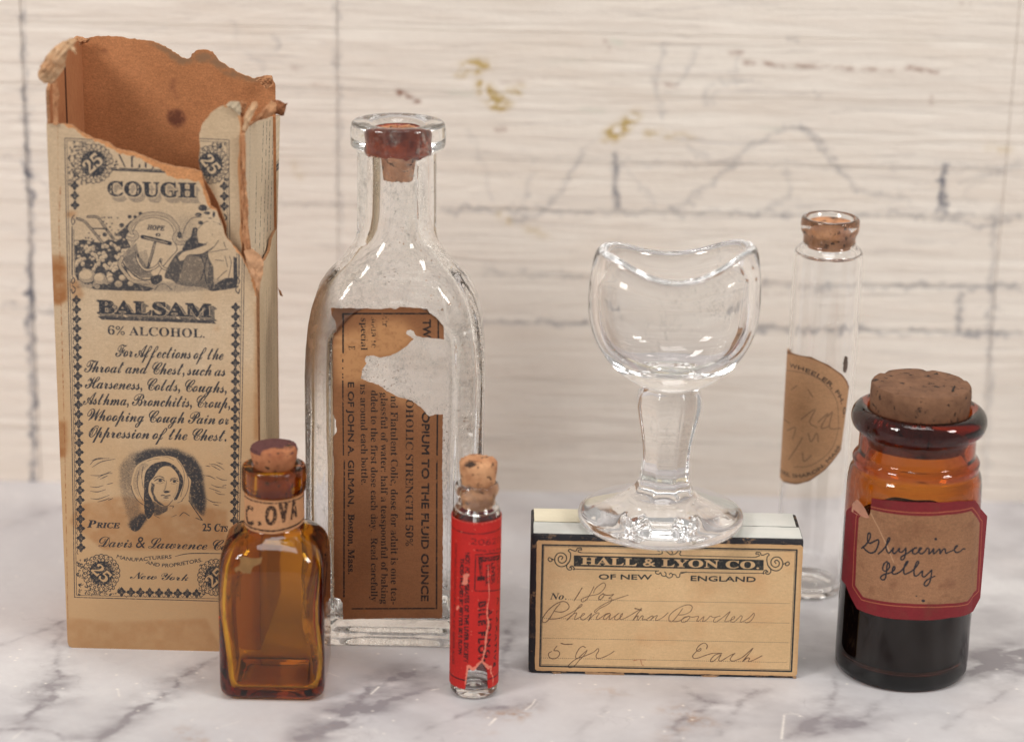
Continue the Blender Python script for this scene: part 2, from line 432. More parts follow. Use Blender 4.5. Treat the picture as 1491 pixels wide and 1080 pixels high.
# ------------------------------------------------------------------ setting: marble counter
def marble():
    f = on_floor(0); A = Art(-190, 440, 190, 625, 5, f, ss=1)
    def soft(lines, sig, warp=1.0):
        b = A.buf()
        for pts, wd, v in lines:
            t = A.buf(); A.line(pts, wd, v, t, sm=6, jit=.5); b = np.maximum(b, t)
        return blur(b, sig)
    fine = [([(322,952),(285,973),(256,998),(222,1021),(193,1039),(178,1058),(148,1074),(120,1090)], [2,6,4,7,5,4,3], 1),
            ([(110,902),(96,906),(59,917),(22,932),(-30,945)], [2,4,3,2,2], .8),
            ([(92,912),(85,958),(80,995),(70,1021),(44,1039),(33,1054)], [2,3,6,7,4,3], .9),
            ([(-10,1061),(33,1060),(74,1067),(107,1079),(150,1092)], [3,4,5,4,3], .8),
            ([(655,966),(609,977),(570,987),(541,1001),(520,1021),(496,1050),(464,1067),(430,1075)], [3,7,9,8,10,14,10,5], .8),
            ([(655,993),(607,1009),(563,1018),(537,1033),(488,1057),(440,1076)], [2,4,8,9,9,7], .8),
            ([(800,1010),(778,1023),(730,1030),(681,1036),(633,1055),(600,1075)], [3,4,8,6,4,3], .5),
            ([(745,905),(742,930),(733,965),(722,990)], [8,14,12,6], .4),
            ([(995,1000),(1020,1018),(1040,1022),(1000,1045),(984,1062),(992,1085)], [3,5,6,6,6,4], .55),
            ([(1215,985),(1209,1030),(1185,1052),(1150,1075)], [4,8,7,5], .45),
            ([(1290,1012),(1257,1046),(1210,1062),(1178,1075)], [3,7,5,4], .55),
            ([(1500,945),(1460,962),(1430,973),(1408,985)], [12,20,14,6], .75),
            ([(1500,975),(1455,1010),(1420,1030),(1380,1060)], [3,6,5,4], .35),
            ([(1130,995),(1090,1015),(1065,1045),(1040,1080)], [3,8,8,4], .4),
            ([(905,1000),(880,1030),(850,1060),(838,1085)], [3,6,5,3], .3),
            ([(-10,775),(40,752),(80,740),(110,738)], [3,8,8,5], .3),
            ([(1195,880),(1225,850),(1240,840)], [3,6,4], .3)]
    n1 = fbm(A.H, A.W, 60, 60, 3, 4); n2 = fbm(A.H, A.W, 14, 14, 5, 4)
    core = soft(fine, 3.2); wide = soft([(p, [w*4.2 for w in wd], v) for p, wd, v in fine], 17)
    # let the veins wander
    yy, xx = np.mgrid[0:A.H, 0:A.W]; dy = ((fbm(A.H, A.W, 30, 34, 21, 5)-.5)*26).astype(int); dx = ((fbm(A.H, A.W, 30, 34, 31, 5)-.5)*26).astype(int)
    yi = np.clip(yy+dy, 0, A.H-1); xi = np.clip(xx+dx, 0, A.W-1); core = core[yi, xi]; wide = wide[yi, xi]
    core = core*np.clip((n2-.28)*3.0, 0, 1.3); wide = wide*np.clip((fbm(A.H, A.W, 22, 34, 9, 5)-.25)*2.4, 0, 1.6)
    cloud = np.clip((fbm(A.H, A.W, 90, 120, 15, 5)-.47)*2.6, 0, 1)*.35
    right = np.clip((xx/A.q+A.u0-20)/60, 0, 1)
    thin = np.abs(fbm(A.H, A.W, 70, 90, 44, 5)-.5); thin = np.clip(1-thin/.012, 0, 1)*np.clip((n1-.5)*4, 0, 1)*.35
    G = np.clip(core*1.35+wide*1.5+cloud*(.7+.9*right)+thin*(.5+.5*right), 0, .85)
    # rusty patches and bleached scratches
    B = A.buf()
    for p, wd in (([(985,1030),(1010,1045),(1040,1060)], [6,16,8]), ([(950,1028),(975,1033)], [3,8]), ([(700,1035),(745,1042),(772,1028)], [6,18,8]), ([(700,1062),(715,1068)], [5,8]), ([(1000,1055),(970,1072)], [5,9]), ([(260,1060),(290,1075)], [6,14]), ([(855,1000),(905,1010)], [4,7])):
        A.line(p, wd, 1, B, sm=4)
    B = blur(B, 9)[yi, xi]*np.clip((fbm(A.H, A.W, 8, 8, 77, 4)-.35)*4, 0, 1.5)
    B = np.clip(B+np.clip((fbm(A.H, A.W, 130, 150, 61, 3)-.55)*2, 0, 1)*.18, 0, 1)
    Sx = A.buf()
    for i in range(70):
        u = rng.uniform(-150, 150); v = rng.uniform(455, 560); a = rng.uniform(0, 3.14); L = rng.uniform(.4, 5)
        A.line([(u, v), (u+L*math.cos(a), v+L*math.sin(a))], rng.uniform(.5, 1.1), rng.uniform(.3, .9), Sx, loc=True)
    for p in ([(780,1017),(775,1025),(765,1033)], [(722,1045),(712,1055)], [(540,1010),(552,999)], [(1142,1040),(1138,1075)], [(628,1004),(640,1002)]): A.line(p, 1.6, 1, Sx, jit=.6)
    d = (rng.random((A.H, A.W)) > .99985).astype(np.float32); Sx = np.clip(blur(Sx, .9)*1.4+blur(d, 1.2)*6, 0, 1)
    im = make_image('marble_veins', np.stack([G, B, Sx], 2), data=True)
    m = mk('marble'); t, N, L, P = nodes(m)
    uv = N.new('ShaderNodeUVMap'); i = N.new('ShaderNodeTexImage'); i.image = im; i.extension = 'EXTEND'; L.new(uv.outputs[0], i.inputs[0])
    s = N.new('ShaderNodeSeparateColor'); L.new(i.outputs[0], s.inputs[0]); c = ncoord(t)
    base = nmix(t, nramp(t, nnoise(t, c, 14, 6, .6, .6), [(.3, 0), (.7, 1)]), lin((216, 214, 214)), lin((194, 191, 194)))
    base = nmix(t, nramp(t, nnoise(t, c, 320, 3, .7), [(.4, 0), (.75, .25)]), base, lin((190, 184, 186)))
    base = nmix(t, s.outputs[1], base, lin((176, 138, 104)))
    base = nmix(t, nmath(t, 'MULTIPLY', s.outputs[0], .92), base, lin((124, 117, 122)))
    base = nmix(t, s.outputs[2], base, lin((246, 240, 232)))
    L.new(base, P.inputs['Base Color']); P.inputs['Roughness'].default_value = .42; P.inputs['Specular IOR Level'].default_value = .32
    L.new(nramp(t, nnoise(t, c, 40, 4), [(.3, .36), (.7, .55)]), P.inputs['Roughness'])
    nbump(t, nnoise(t, c, 1500, 3), .00003, 1, P.inputs['Normal'])
    X0, X1, Y0, Y1 = -420, 420, 300, 624; V, F, UV = [], [], []
    for x, y, z in [(X0, Y0, 0), (X1, Y0, 0), (X1, Y1, 0), (X0, Y1, 0), (X0, Y0, -20), (X1, Y0, -20), (X1, Y1, -20), (X0, Y1, -20)]:
        V.append((x, y, z)); UV.append(((x-A.u0)/(A.u1-A.u0), (y-A.v0)/(A.v1-A.v0)))
    o = obj('marble_countertop', V, [(0, 1, 2, 3), (7, 6, 5, 4), (0, 4, 5, 1), (1, 5, 6, 2), (2, 6, 7, 3), (3, 7, 4, 0)], m, uv=UV, smooth=False)
    o['kind'] = 'structure'; o['label'] = 'white marble countertop with grey veins under all the bottles'
    # bevel not needed: every edge is outside the frame
marble()

# ------------------------------------------------------------------ setting: whitewashed board wall
YW = 622.0
def wall():
    f = on_wall(YW); A = Art(-175, -2, 175, 160, 5, f, ss=1)
    def soft(lines, sig):
        b = A.buf()
        for pts, wd, v in lines: A.line(pts, wd, v, b, sm=5 if len(pts) > 2 else 0)
        return blur(b, sig)
    pencil = [([(34,0),(36,120),(40,240),(46,330),(44,420),(48,560),(50,712)], [4,5,9,5,7,8,8], 1), ([(38,225),(46,262)], [9,11], 1), ([(44,400),(48,440)], [9,9], 1),
        ([(490,0),(494,200),(497,400)], [6,6,5], .35), ([(1450,300),(1443,450),(1436,700)], [7,8,5], .42),
        ([(897,222),(897,304)], [8,9], 1), ([(1374,240),(1373,308)], [7,11], 1), ([(1398,425),(1396,478)], [9,9], .8),
        ([(900,236),(1491,245)], 3.5, .45), ([(640,223),(900,236)], 2, .3), ([(640,304),(760,308),(1491,314)], 4, .8), ([(405,294),(530,298)], 4, .55), ([(1110,412),(1491,420)], 4.5, .8), ([(700,396),(860,402)], 4, .6),
        ([(700,469),(860,472)], 6, .8), ([(1100,478),(1491,487)], 6, .9), ([(0,447),(85,452)], 5, .6), ([(0,415),(80,418)], 3, .3), ([(0,232),(80,240)], 3, .35), ([(0,18),(60,25)], 3, .3),
        ([(405,132),(600,128)], 3, .3), ([(1100,650),(1240,655)], 4, .2), ([(700,640),(840,650)], 4, .2),
        ([(905,238),(940,280),(955,300)], 4, .4), ([(680,190),(700,230),(712,280),(718,290)], 3.5, .35), ([(1000,212),(1020,228),(1060,232),(1110,205),(1135,190),(1170,188),(1200,215),(1230,255),(1262,282),(1330,292)], [4,3,3,5,5,6,5,5,4,3], .65),
        ([(745,315),(775,318),(795,305),(820,270),(850,220),(868,200)], [5,5,4,4,4,3], .6), ([(775,250),(762,300)], 4, .45), ([(975,310),(1020,280),(1055,250),(1080,230)], 4.5, .55), ([(1145,250),(1152,270),(1145,285),(1125,295),(1122,308)], [6,4,4,5,4], .55), ([(1145,285),(1180,302)], 3, .4),
        ([(975,60),(955,110),(965,175)], 4, .5), ([(1012,70),(1000,105),(985,125)], 4, .5), ([(1078,75),(1065,110),(1040,140),(1025,155)], 3.5, .45), ([(1025,155),(1030,128),(1065,116),(1110,118)], [6,4,4,2], .5), ([(1150,56),(1158,58)], 6, .6), ([(1190,141),(1194,140)], 6, .5),
        ([(1380,315),(1430,330),(1491,315)], [5,5,7], .7), ([(1400,265),(1450,250),(1491,235)], [5,4,3], .5), ([(1425,300),(1410,280),(1440,255)], 3, .4),
        ([(340,30),(345,60)], 4, .5), ([(395,50),(405,68),(380,78)], 5, .45), ([(360,75),(385,100)], 4, .3), ([(55,260),(90,285)], 4, .35), ([(900,345),(880,370)], 3, .3)]
    G = soft([(p, (np.array(wd)*.8).tolist() if np.ndim(wd) else wd*.8, v) for p, wd, v in pencil], 2.4)*.98*np.clip(-.15+2.0*fbm(A.H, A.W, 9, 15, 91, 4), .12, 1.1)
    yy, xx = np.mgrid[0:A.H, 0:A.W]; wy = np.clip(yy+((fbm(A.H, A.W, 11, 13, 201, 4)-.5)*26).astype(int), 0, A.H-1); wx = np.clip(xx+((fbm(A.H, A.W, 11, 13, 207, 4)-.5)*22).astype(int), 0, A.W-1); G = np.maximum(G*.6, G[wy, wx]*1.15)
    brown = [([(578,133),(590,142),(612,149)], [5,14,4], 1), ([(425,98),(436,100)], 7, .35), ([(455,124),(480,124)], 5, .3), ([(1085,92),(1190,98),(1300,102)], [8,6,3], .5), ([(1320,98),(1365,106)], [7,5], .6), ([(1357,140),(1356,150)], 6, .4), ([(955,122),(985,124)], 8, .45), ([(1060,78),(1082,76)], 6, .45), ([(880,60),(884,70)], 8, .6), ([(722,188),(735,190)], 7, .5), ([(1110,428),(1160,430)], 5, .4), ([(730,120),(800,112)], 4, .3), ([(60,90),(64,94)], 5, .3), ([(1400,5),(1412,6)], 5, .3)]
    O = [([(668,105),(690,98),(715,95)], [8,14,6], .75), ([(700,120),(712,140),(728,155)], [8,14,12], .9), ([(735,150),(748,135),(762,127)], [12,8,4], .7), ([(885,200),(905,188),(930,165)], [12,14,6], .7), ([(730,312),(740,320)], 8, .6), ([(940,195),(1010,200)], [8,4], .35), ([(765,330),(800,345)], [8,4], .25), ([(1440,215),(1470,220)], 8, .2), ([(430,240),(440,260)], 8, .15)]
    Gn = [([(655,135),(690,138)], 4, .4), ([(845,160),(880,162)], 4, .4), ([(890,60),(905,64)], 6, .45), ([(800,90),(850,88)], 3, .25), ([(1110,187),(1140,189)], 3, .4)]
    brk = np.clip((fbm(A.H, A.W, 7, 10, 12, 3)-.3)*3.2, 0, 1.3)
    B = soft(brown, 2.2)*brk*1.25; Y = soft([(p, (np.array(wd)*1.5).tolist() if np.ndim(wd) else wd*1.5, v) for p, wd, v in O], 4.5)*brk*1.9; T = soft(Gn, 3)
    im = make_image('wall_marks', np.stack([np.clip(G, 0, 1), np.clip(B, 0, 1), np.clip(Y, 0, 1)], 2), alpha=None, data=True)
    im2 = make_image('wall_tint', np.stack([np.clip(T, 0, 1)]*3, 2), data=True)
    m = mk('whitewashed_board'); t, N, L, P = nodes(m)
    uv = N.new('ShaderNodeUVMap'); i = N.new('ShaderNodeTexImage'); i.image = im; i.extension = 'CLIP'; L.new(uv.outputs[0], i.inputs[0])
    i2 = N.new('ShaderNodeTexImage'); i2.image = im2; i2.extension = 'CLIP'; L.new(uv.outputs[0], i2.inputs[0])
    s = N.new('ShaderNodeSeparateColor'); L.new(i.outputs[0], s.inputs[0])
    c = ncoord(t, (1, 1, 1)); g1 = nnoise(t, ncoord(t, (7, 7, 105)), 3.2, 6, .62, .9); g2 = nnoise(t, ncoord(t, (18, 18, 330)), 2.2, 5, .66, .8)
    base = nmix(t, nramp(t, g1, [(.32, 0), (.66, 1)]), lin((242, 234, 224)), lin((230, 219, 208)))
    base = nmix(t, nmath(t, 'MULTIPLY', nramp(t, g2, [(.30, .6), (.44, 0)]), nramp(t, nnoise(t, c, 14, 4), [(.35, .15), (.65, 1)])), base, lin((186, 177, 172)))
    base = nmix(t, nramp(t, nnoise(t, ncoord(t, (12, 12, 40)), 1.5, 5, .6, .5), [(.5, 0), (.75, .35)]), base, lin((222, 204, 186)))
    base = nmix(t, nmath(t, 'MULTIPLY', i2.outputs[0], .7), base, lin((150, 182, 160)))
    base = nmix(t, s.outputs[2], base, lin((194, 168, 112)))
    base = nmix(t, s.outputs[1], base, lin((150, 112, 96)))
    base = nmix(t, s.outputs[0], base, lin((110, 111, 122)))
    L.new(base, P.inputs['Base Color']); P.inputs['Roughness'].default_value = .7; P.inputs['Specular IOR Level'].default_value = .25
    nbump(t, nmath(t, 'ADD', g1, nmath(t, 'MULTIPLY', nnoise(t, c, 160, 4, .7), .5)), .0008, .8, P.inputs['Normal'])
    root = bpy.data.objects.new('board_wall', None); COL.objects.link(root); root['kind'] = 'structure'; root['label'] = 'whitewashed wooden board wall behind the bottles'
    root.location = (0, YW*MM, 0); bpy.context.view_layer.update()
    zs = [-20, 16, 33, 50, 63.3, 82, 96, 114.5, 131, 148, 168, 190, 215]
    cols = [(-420, -133.6), (-133.4, -48.76), (-48.64, 133.14), (133.26, 420)]
    for r in range(len(zs)-1):
        z0, z1 = zs[r]+.05, zs[r+1]-.05
        for ci, (x0, x1) in enumerate(cols):
            # a board with eased edges, standing a hair proud or shy of its neighbours
            d = rng.uniform(-.04, .04); e = .12; y0 = YW+d; V = []; UV = []
            for (dy, k) in ((.15, 0), (0, e)):
                for x, z in ((x0+k, z0+k), (x1-k, z0+k), (x1-k, z1-k), (x0+k, z1-k)): V.append((x, y0+dy, z))
            for x, z in ((x0, z0), (x1, z0), (x1, z1), (x0, z1)): V.append((x, YW+8, z))
            F = [(4, 5, 6, 7)]+[(a, (a+1) % 4, 4+(a+1) % 4, 4+a) for a in range(4)]+[(8+a, 8+(a+1) % 4, (a+1) % 4, a) for a in range(4)]+[(11, 10, 9, 8)]
            UV = [((x-A.u0)/(A.u1-A.u0), (z-A.v0)/(A.v1-A.v0)) for x, y, z in V]
            put(obj('board', V, F, m, uv=UV, smooth=False), root)
    bk = plain('joint_backing', (150, 140, 132), .9)  # the backing panel's own darker colour, seen through the board joints
    V = [(-420, YW+8, -20), (420, YW+8, -20), (420, YW+8, 215), (-420, YW+8, 215), (-420, YW+14, -20), (420, YW+14, -20), (420, YW+14, 215), (-420, YW+14, 215)]
    V = [(x, y+.3, z) for x, y, z in V]
    put(obj('backing_panel', V, [(0, 1, 2, 3), (7, 6, 5, 4), (0, 4, 5, 1), (1, 5, 6, 2), (2, 6, 7, 3), (3, 7, 4, 0)], bk, smooth=False), root)
wall()

# ------------------------------------------------------------------ eye cup
CLEAR = glass('clear_glass', dirt=.35)
def residue(t, c):
    # brown film on the left shoulder (x -18..-21 mm from the axis, 74..95 mm up) fading into the glass
    s = t.nodes.new('ShaderNodeSeparateXYZ'); g = t.nodes.new('ShaderNodeNewGeometry'); t.links.new(g.outputs['Position'], s.inputs[0])
    X = nmath(t, 'MULTIPLY', s.outputs[0], 1000.); Zc = nmath(t, 'MULTIPLY', s.outputs[2], 1000.)
    def band(v, a, b, c1, d1):
        m = t.nodes.new('ShaderNodeMapRange'); m.interpolation_type = 'SMOOTHSTEP'; t.links.new(v, m.inputs[0]); m.inputs[1].default_value = a; m.inputs[2].default_value = b
        n = t.nodes.new('ShaderNodeMapRange'); n.interpolation_type = 'SMOOTHSTEP'; t.links.new(v, n.inputs[0]); n.inputs[1].default_value = c1; n.inputs[2].default_value = d1; n.inputs[3].default_value = 1; n.inputs[4].default_value = 0
        return nmath(t, 'MULTIPLY', m.outputs[0], n.outputs[0])
    film = nmath(t, 'MULTIPLY', band(X, -60, -55, -46.5, -41.5), band(Zc, 52, 82, 90, 99))
    film = nmath(t, 'MULTIPLY', film, nramp(t, nnoise(t, c, 260, 4, .7), [(.3, .35), (.65, .8)]))
    spk = nmath(t, 'MULTIPLY', nramp(t, nnoise(t, c, 1500, 2, .6), [(.66, 0), (.70, 1)]), nramp(t, nnoise(t, c, 75, 3), [(.52, 0), (.62, .9)]))
    return nmath(t, 'MAXIMUM', film, nmath(t, 'MULTIPLY', spk, band(Zc, 1, 20, 100, 118)))
OLDCLEAR = glass('old_clear_glass', tint=(.90, .95, .90), dens=6, dirt=.45, ripple=.00006, rscale=70, dth=.53, extra=residue, dirtcol=(.66, .62, .54), film=(.42, .25, .15))
def eyecup():
    cx, cyy, z0 = 35.4, 508.6, 35.25
    n = 96; t = TH(n); rings = []
    def ring(r, z, octo=0, ox=0, ey=1., cxx=None):
        rr = np.full(n, float(r))
        if octo:
            k = math.pi/4; a = (t+k/2) % k-k/2; rr = rr*(1-octo+octo*np.cos(k/2)/np.cos(a)*1.03)
        return np.stack([cx+ox+rr*np.cos(t), cyy+ey*rr*np.sin(t), np.full(n, z0+z)], 1)
    # foot
    P = cr([(14.0, 0.15), (17.6, .1), (19.0, 1.0), (19.35, 2.1), (18.6, 3.3), (15.5, 4.6), (11.5, 6.0), (8.5, 7.2), (7.4, 8.0)], 6)
    rings.append(ring(2, .5)); rings.append(ring(9, .42)); rings.append(ring(13, .25))
    for r, z in P:
        R = ring(r, z)
        if 11 < r < 17 and z > 2.5:            # worn moulded marks round the foot
            R[:, 2] += .045*np.clip(np.sin(t*38+2*np.sin(t*9))*np.sin(r*3.1+3*np.sin(t*13)), 0, 1)*(np.sin(t) < .6)
        rings.append(R)
    for r, z, o in [(7.1, 8.4, .8), (6.5, 9.4, 1), (6.0, 10.6, 1), (5.7, 13, 1), (5.6, 16, 1), (5.9, 20, 1), (6.6, 24, 1), (7.3, 27, 1), (7.7, 29.5, 1), (7.5, 31.5, .8), (6.9, 32.8, .5), (6.6, 33.3, .2)]:
        rings.append(ring(r, z, o, ox=.3+z*.02))
    # bowl outside: (half width x, half depth y, z)
    B = cr([(7.4, 7.2, 33.9), (10.8, 9.4, 35.6), (14.6, 11.6, 39.0), (17.6, 13.0, 43.6), (19.2, 13.6, 48.5), (19.6, 13.6, 53), (19.35, 13.3, 57.5), (18.8, 12.9, 61)], 5)
    def sad(k, base_z, top):       # saddle: both ends swing up, front and back dip
        c_ = np.cos(t)**2; return base_z+k*(c_*(1+.55*(1-c_*c_))*5.0-2.8+.7*np.cos(t)+.9*np.clip(np.sin(t), 0, 1)**2)
    for a, b, z in B:
        k = max(0, (z-42)/20.)**1.6
        rings.append(np.stack([cx+1.2+a*np.cos(t), cyy+1.2+b*np.sin(t), z0+sad(k, z, 0)], 1))
    rim = [(18.5, 12.75, 62.2), (18.1, 12.5, 63.3), (17.4, 11.9, 64.05), (16.5, 11.0, 64.15), (15.6, 10.1, 63.3)]
    for a, b, z in rim: rings.append(np.stack([cx+1.2+a*np.cos(t), cyy+1.2+b*np.sin(t), z0+sad(1.0, z, 0)], 1))
    I = cr([(15.2, 9.7, 61.8), (15.6, 9.8, 59.5), (16.6, 10.4, 57), (16.7, 10.5, 52), (15.8, 10.2, 47), (13.4, 9.2, 42.5), (9.5, 7.2, 39.6), (5, 4, 38.3), (1, .9, 38.0)], 5)
    for a, b, z in I:
        k = max(0, (z-42)/20.)**1.6
        rings.append(np.stack([cx+1.2+a*np.cos(t), cyy+1.2+b*np.sin(t), z0+sad(k, z, 0)], 1))
    V, F = loft(rings)
    o = obj('eye_cup', V, F, CLEAR, sharp=0)
    o['label'] = 'clear glass eye wash cup with a saddle rim standing on the small paper box'; o['category'] = 'eye cup'
eyecup()

# ------------------------------------------------------------------ tall clear bottle with the torn brown label
def tallbottle():
    cx, cyy = -27.5, 526.0; n = 168
    root = thing('clear_medicine_bottle', 'tall empty clear glass medicine bottle with a torn brown label printed sideways', 'bottle', (cx, cyy, 0))
    t0 = TH(n)
    hwz = ([0, 1, 3, 66, 72, 78, 82, 86, 89, 93, 97.6, 100, 119], [20.3, 21.0, 21.2, 21.2, 20.9, 20.3, 19.5, 18.2, 16.5, 12.8, 9.6, 9.2, 9.1])
    hdz = ([0, 1, 3, 80, 84, 88, 93, 97.6, 100, 119], [12.0, 12.6, 12.8, 12.8, 12.5, 11.9, 10.4, 9.4, 9.2, 9.1])
    def sm(v, a, b): x = np.clip((v-a)/(b-a), 0, 1); return x*x*(3-2*x)
    def ring(z, inset=0, rec=True):
        hw = np.interp(z, *hwz)-inset; hd = np.interp(z, *hdz)-inset; k = float(sm(z, 83, 98))
        a = rrect(hw, hd, max(5.6-inset*.6, 1.5), n, ch=True)
        for _ in range(5): a = (np.roll(a, 1, 0)+a*2+np.roll(a, -1, 0))/4
        c = np.stack([hw*np.cos(t0), hd*np.sin(t0)], 1); ang = np.arctan2(a[:, 1]/hd, a[:, 0]/hw)
        c = np.stack([hw*np.cos(ang), hd*np.sin(ang)], 1)
        p = a*(1-k)+c*k
        x, y = p[:, 0].copy(), p[:, 1].copy()
        if rec:      # arched sunken panel, front and back
            top = 86.5-(np.clip(np.abs(x)/14.6, 0, 1)**2.6)*9
            m = sm(14.9-np.abs(x), 0, 1.3)*sm(z, 3.8, 5.2)*sm(top-z, 0, 2.0)
            y = y-np.sign(y)*1.0*m*(np.abs(y) > hd*.6)
        return np.stack([cx+x, cyy+y, np.full(n, z)], 1)
    zs = [0, .4, 1, 2, 3, 3.8, 4.2, 4.7, 5.2, 7, 12, 20, 30, 40, 50, 60, 66, 70]+list(np.arange(72, 98.5, .7))+[99.5, 101, 104, 108, 112, 116, 118.6]
    rings = []
    r0 = ring(0)
    for k in (.2, .75, .93): q = r0.copy(); q[:, :2] = np.array([cx, cyy])+(q[:, :2]-[cx, cyy])*k; q[:, 2] = .9 if k < .9 else .1; rings.append(q)
    rings += [ring(z) for z in zs]
    for r, z in cr([(9.2, 119.0), (10.4, 119.3), (10.9, 120.2), (11.0, 122.5), (10.8, 124.7), (10.1, 125.5), (8.4, 125.6), (7.0, 125.3), (5.9, 124.6), (5.0, 123.2), (4.75, 121.0), (4.7, 119)], 4): rings.append(circ(cx+.2, cyy, r, z, n, .006))
    # inner wall: bore, shoulder, body with uneven thickness
    for z, r in [(116, 4.7), (110, 4.7), (104, 4.8), (101, 5.2)]: rings.append(circ(cx+.2, cyy, r, z, n, .01))
    for z in [98.5, 97, 95, 93, 91, 89, 87, 85, 82, 78, 73, 66, 55, 44, 33, 22, 13, 9, 7]:
        ins = np.interp(z, [7, 12, 85, 92, 98.5], [3.4, 2.8, 2.5, 2.7, 3.6])
        q = ring(z, ins, False); q[:, :2] += np.array([.25*math.sin(z*.13), 0]); rings.append(q)
    q = ring(5.8, 5.0, False); rings.append(q); q = q.copy(); q[:, :2] = np.array([cx, cyy])+(q[:, :2]-[cx, cyy])*.5; q[:, 2] = 5.3; rings.append(q)
    V, F = loft(rings); put(obj('glass_body', V, F, OLDCLEAR, sharp=0), root)
    # cork pushed down the neck, remains of a red wax seal above it
    ck = cork_mat('pale_cork', (216, 160, 120), (176, 116, 82), scale=420)
    R = [circ(cx+.2, cyy, r, z, 64, .02, z) for r, z in [(3.3, 112.6), (3.6, 112.8), (3.8, 115), (4.3, 119), (4.5, 122.4), (4.3, 123.4), (2, 123.6)]]
    V, F = loft(R); V = np.array(V); V[:, 2] += (V[:, 2] > 123)*rng.uniform(-.8, 1.0, len(V)); V[:, 2] -= (V[:, 2] < 112.9)*rng.uniform(0, .5, len(V))
    put(obj('cork', V, F, ck, sharp=50), root)
    wax = plain('red_wax', (172, 76, 42), .3, .5, 330, (96, 32, 22), bump=.0004, bscale=300, spec=.5)
    R = [circ(cx+.2, cyy, r, z, 64, .02, z) for r, z in [(4.5, 118.4), (4.85, 118.8), (4.95, 121.0), (5.25, 123.2), (5.6, 124.0), (5.0, 123.6), (4.5, 122.7), (4.4, 118.9)]]
    V, F = loft(R, close=False); V = np.array(V); q_ = np.arctan2(V[:, 1]-cyy, V[:, 0]-cx); lw = V[:, 2] < 119.5; V[lw, 2] += .5*np.sin(q_[lw]*3+.5)+.45*np.sin(q_[lw]*7+1)+.3*np.sin(q_[lw]*13); V = V.tolist(); nn = 64; k = len(R)-1
    F += [((k*nn)+j, (k*nn)+(j+1) % nn, (j+1) % nn, j) for j in range(nn)]
    put(obj('wax_seal', V, F, wax, sharp=60), root)
    return root
TALL = tallbottle()

# ------------------------------------------------------------------ small square amber bottle
AMBER = glass('amber_glass', tint=(.88, .72, .03), skin=(.83, .56, .13), dens=420, dirt=.04, ripple=.00012, rscale=80, dirtcol=(.6, .45, .25), dth=.68)
def amberbottle():
    cx, cyy = -53.2, 493.8; n = 128
    root = thing('square_amber_bottle', 'small square amber glass bottle with a paper band round its neck', 'bottle', (cx, cyy, 0))
    hw = ([0, .6, 1.6, 3, 28, 31.5, 33.8, 35.5, 36.7, 37.7, 38.8], [10.2, 11.2, 11.8, 11.95, 11.95, 11.85, 11.5, 10.9, 9.8, 8.2, 6.7])
    rr = ([0, 3, 26, 31.5, 35.5, 38.5], [3.4, 3.4, 3.4, 4.6, 6.5, 6.7])
    def ring(z, ins=0, wob=0):
        h = np.interp(z, *hw)-ins; p = rrect(h, h, min(max(np.interp(z, *rr)-ins*.5, 1.5), h), n)
        return np.stack([cx+p[:, 0]+wob*math.sin(z*.22), cyy+p[:, 1], np.full(n, z)], 1)
    R = []
    q = ring(0)
    for k, z in ((.2, .9), (.7, .8), (.9, .15)): a = q.copy(); a[:, :2] = np.array([cx, cyy])+(a[:, :2]-[cx, cyy])*k; a[:, 2] = z; R.append(a)
    R += [ring(z) for z in [0, .3, .8, 1.6, 3, 6, 12, 18, 23, 26, 28, 29.2, 30.4, 31.4, 32.3, 33.1, 33.9, 34.6, 35.3, 36, 36.6, 37.3, 38, 38.8]]
    for r, z in cr([(6.55, 39.6), (6.5, 42), (6.5, 46.6), (6.9, 47.1), (7.3, 47.8), (7.35, 50.5), (7.3, 52.2), (7.0, 52.9), (6.0, 53.1), (4.7, 52.9), (4.2, 52.2), (4.1, 48), (4.1, 42), (4.2, 39.4)], 3): R.append(circ(cx, cyy, r, z, n, .004))
    for z in [37.9, 36.8, 35.6, 34.4, 33, 31.5, 29.5, 27, 23, 19, 14, 9, 5, 2.8]:
        ins = np.interp(z, [2.8, 6, 28.5, 34.5, 37.9], [2.3, 1.8, 1.6, 1.9, 2.4]); R.append(ring(z, ins, .35))
    q = ring(1.9, 3.6); R.append(q); a = q.copy(); a[:, :2] = np.array([cx, cyy])+(a[:, :2]-[cx, cyy])*.3; a[:, 2] = 2.1; R.append(a)
    V, F = loft(R); put(obj('glass_body', V, F, AMBER, sharp=0), root)
    def top(t, b):
        g = t.nodes.new('ShaderNodeNewGeometry'); s = t.nodes.new('ShaderNodeSeparateXYZ'); t.links.new(g.outputs['Position'], s.inputs[0])
        k = nmath(t, 'MULTIPLY', nmath(t, 'GREATER_THAN', s.outputs[2], .0567), nramp(t, nnoise(t, ncoord(t), 150, 3), [(.40, 0), (.46, 1)]))
        return nmix(t, k, b, lin((92, 52, 50)))
    ck = cork_mat('worn_cork', (186, 122, 82), (150, 88, 56), scale=380, top=top)
    R = [circ(cx+.1, cyy, r, z, 64, .012, z*.3) for r, z in [(3.0, 46.9), (3.8, 47.0), (4.0, 50), (4.5, 53), (5.1, 54.8), (5.35, 56.8), (5.1, 57.5), (4.4, 57.7), (2, 57.75)]]
    V, F = loft(R); V = np.array(V); V += rng.uniform(-.06, .06, V.shape); put(obj('cork', V, F, ck, sharp=50), root)
    return root
SQUARE_BOTTLE = amberbottle()

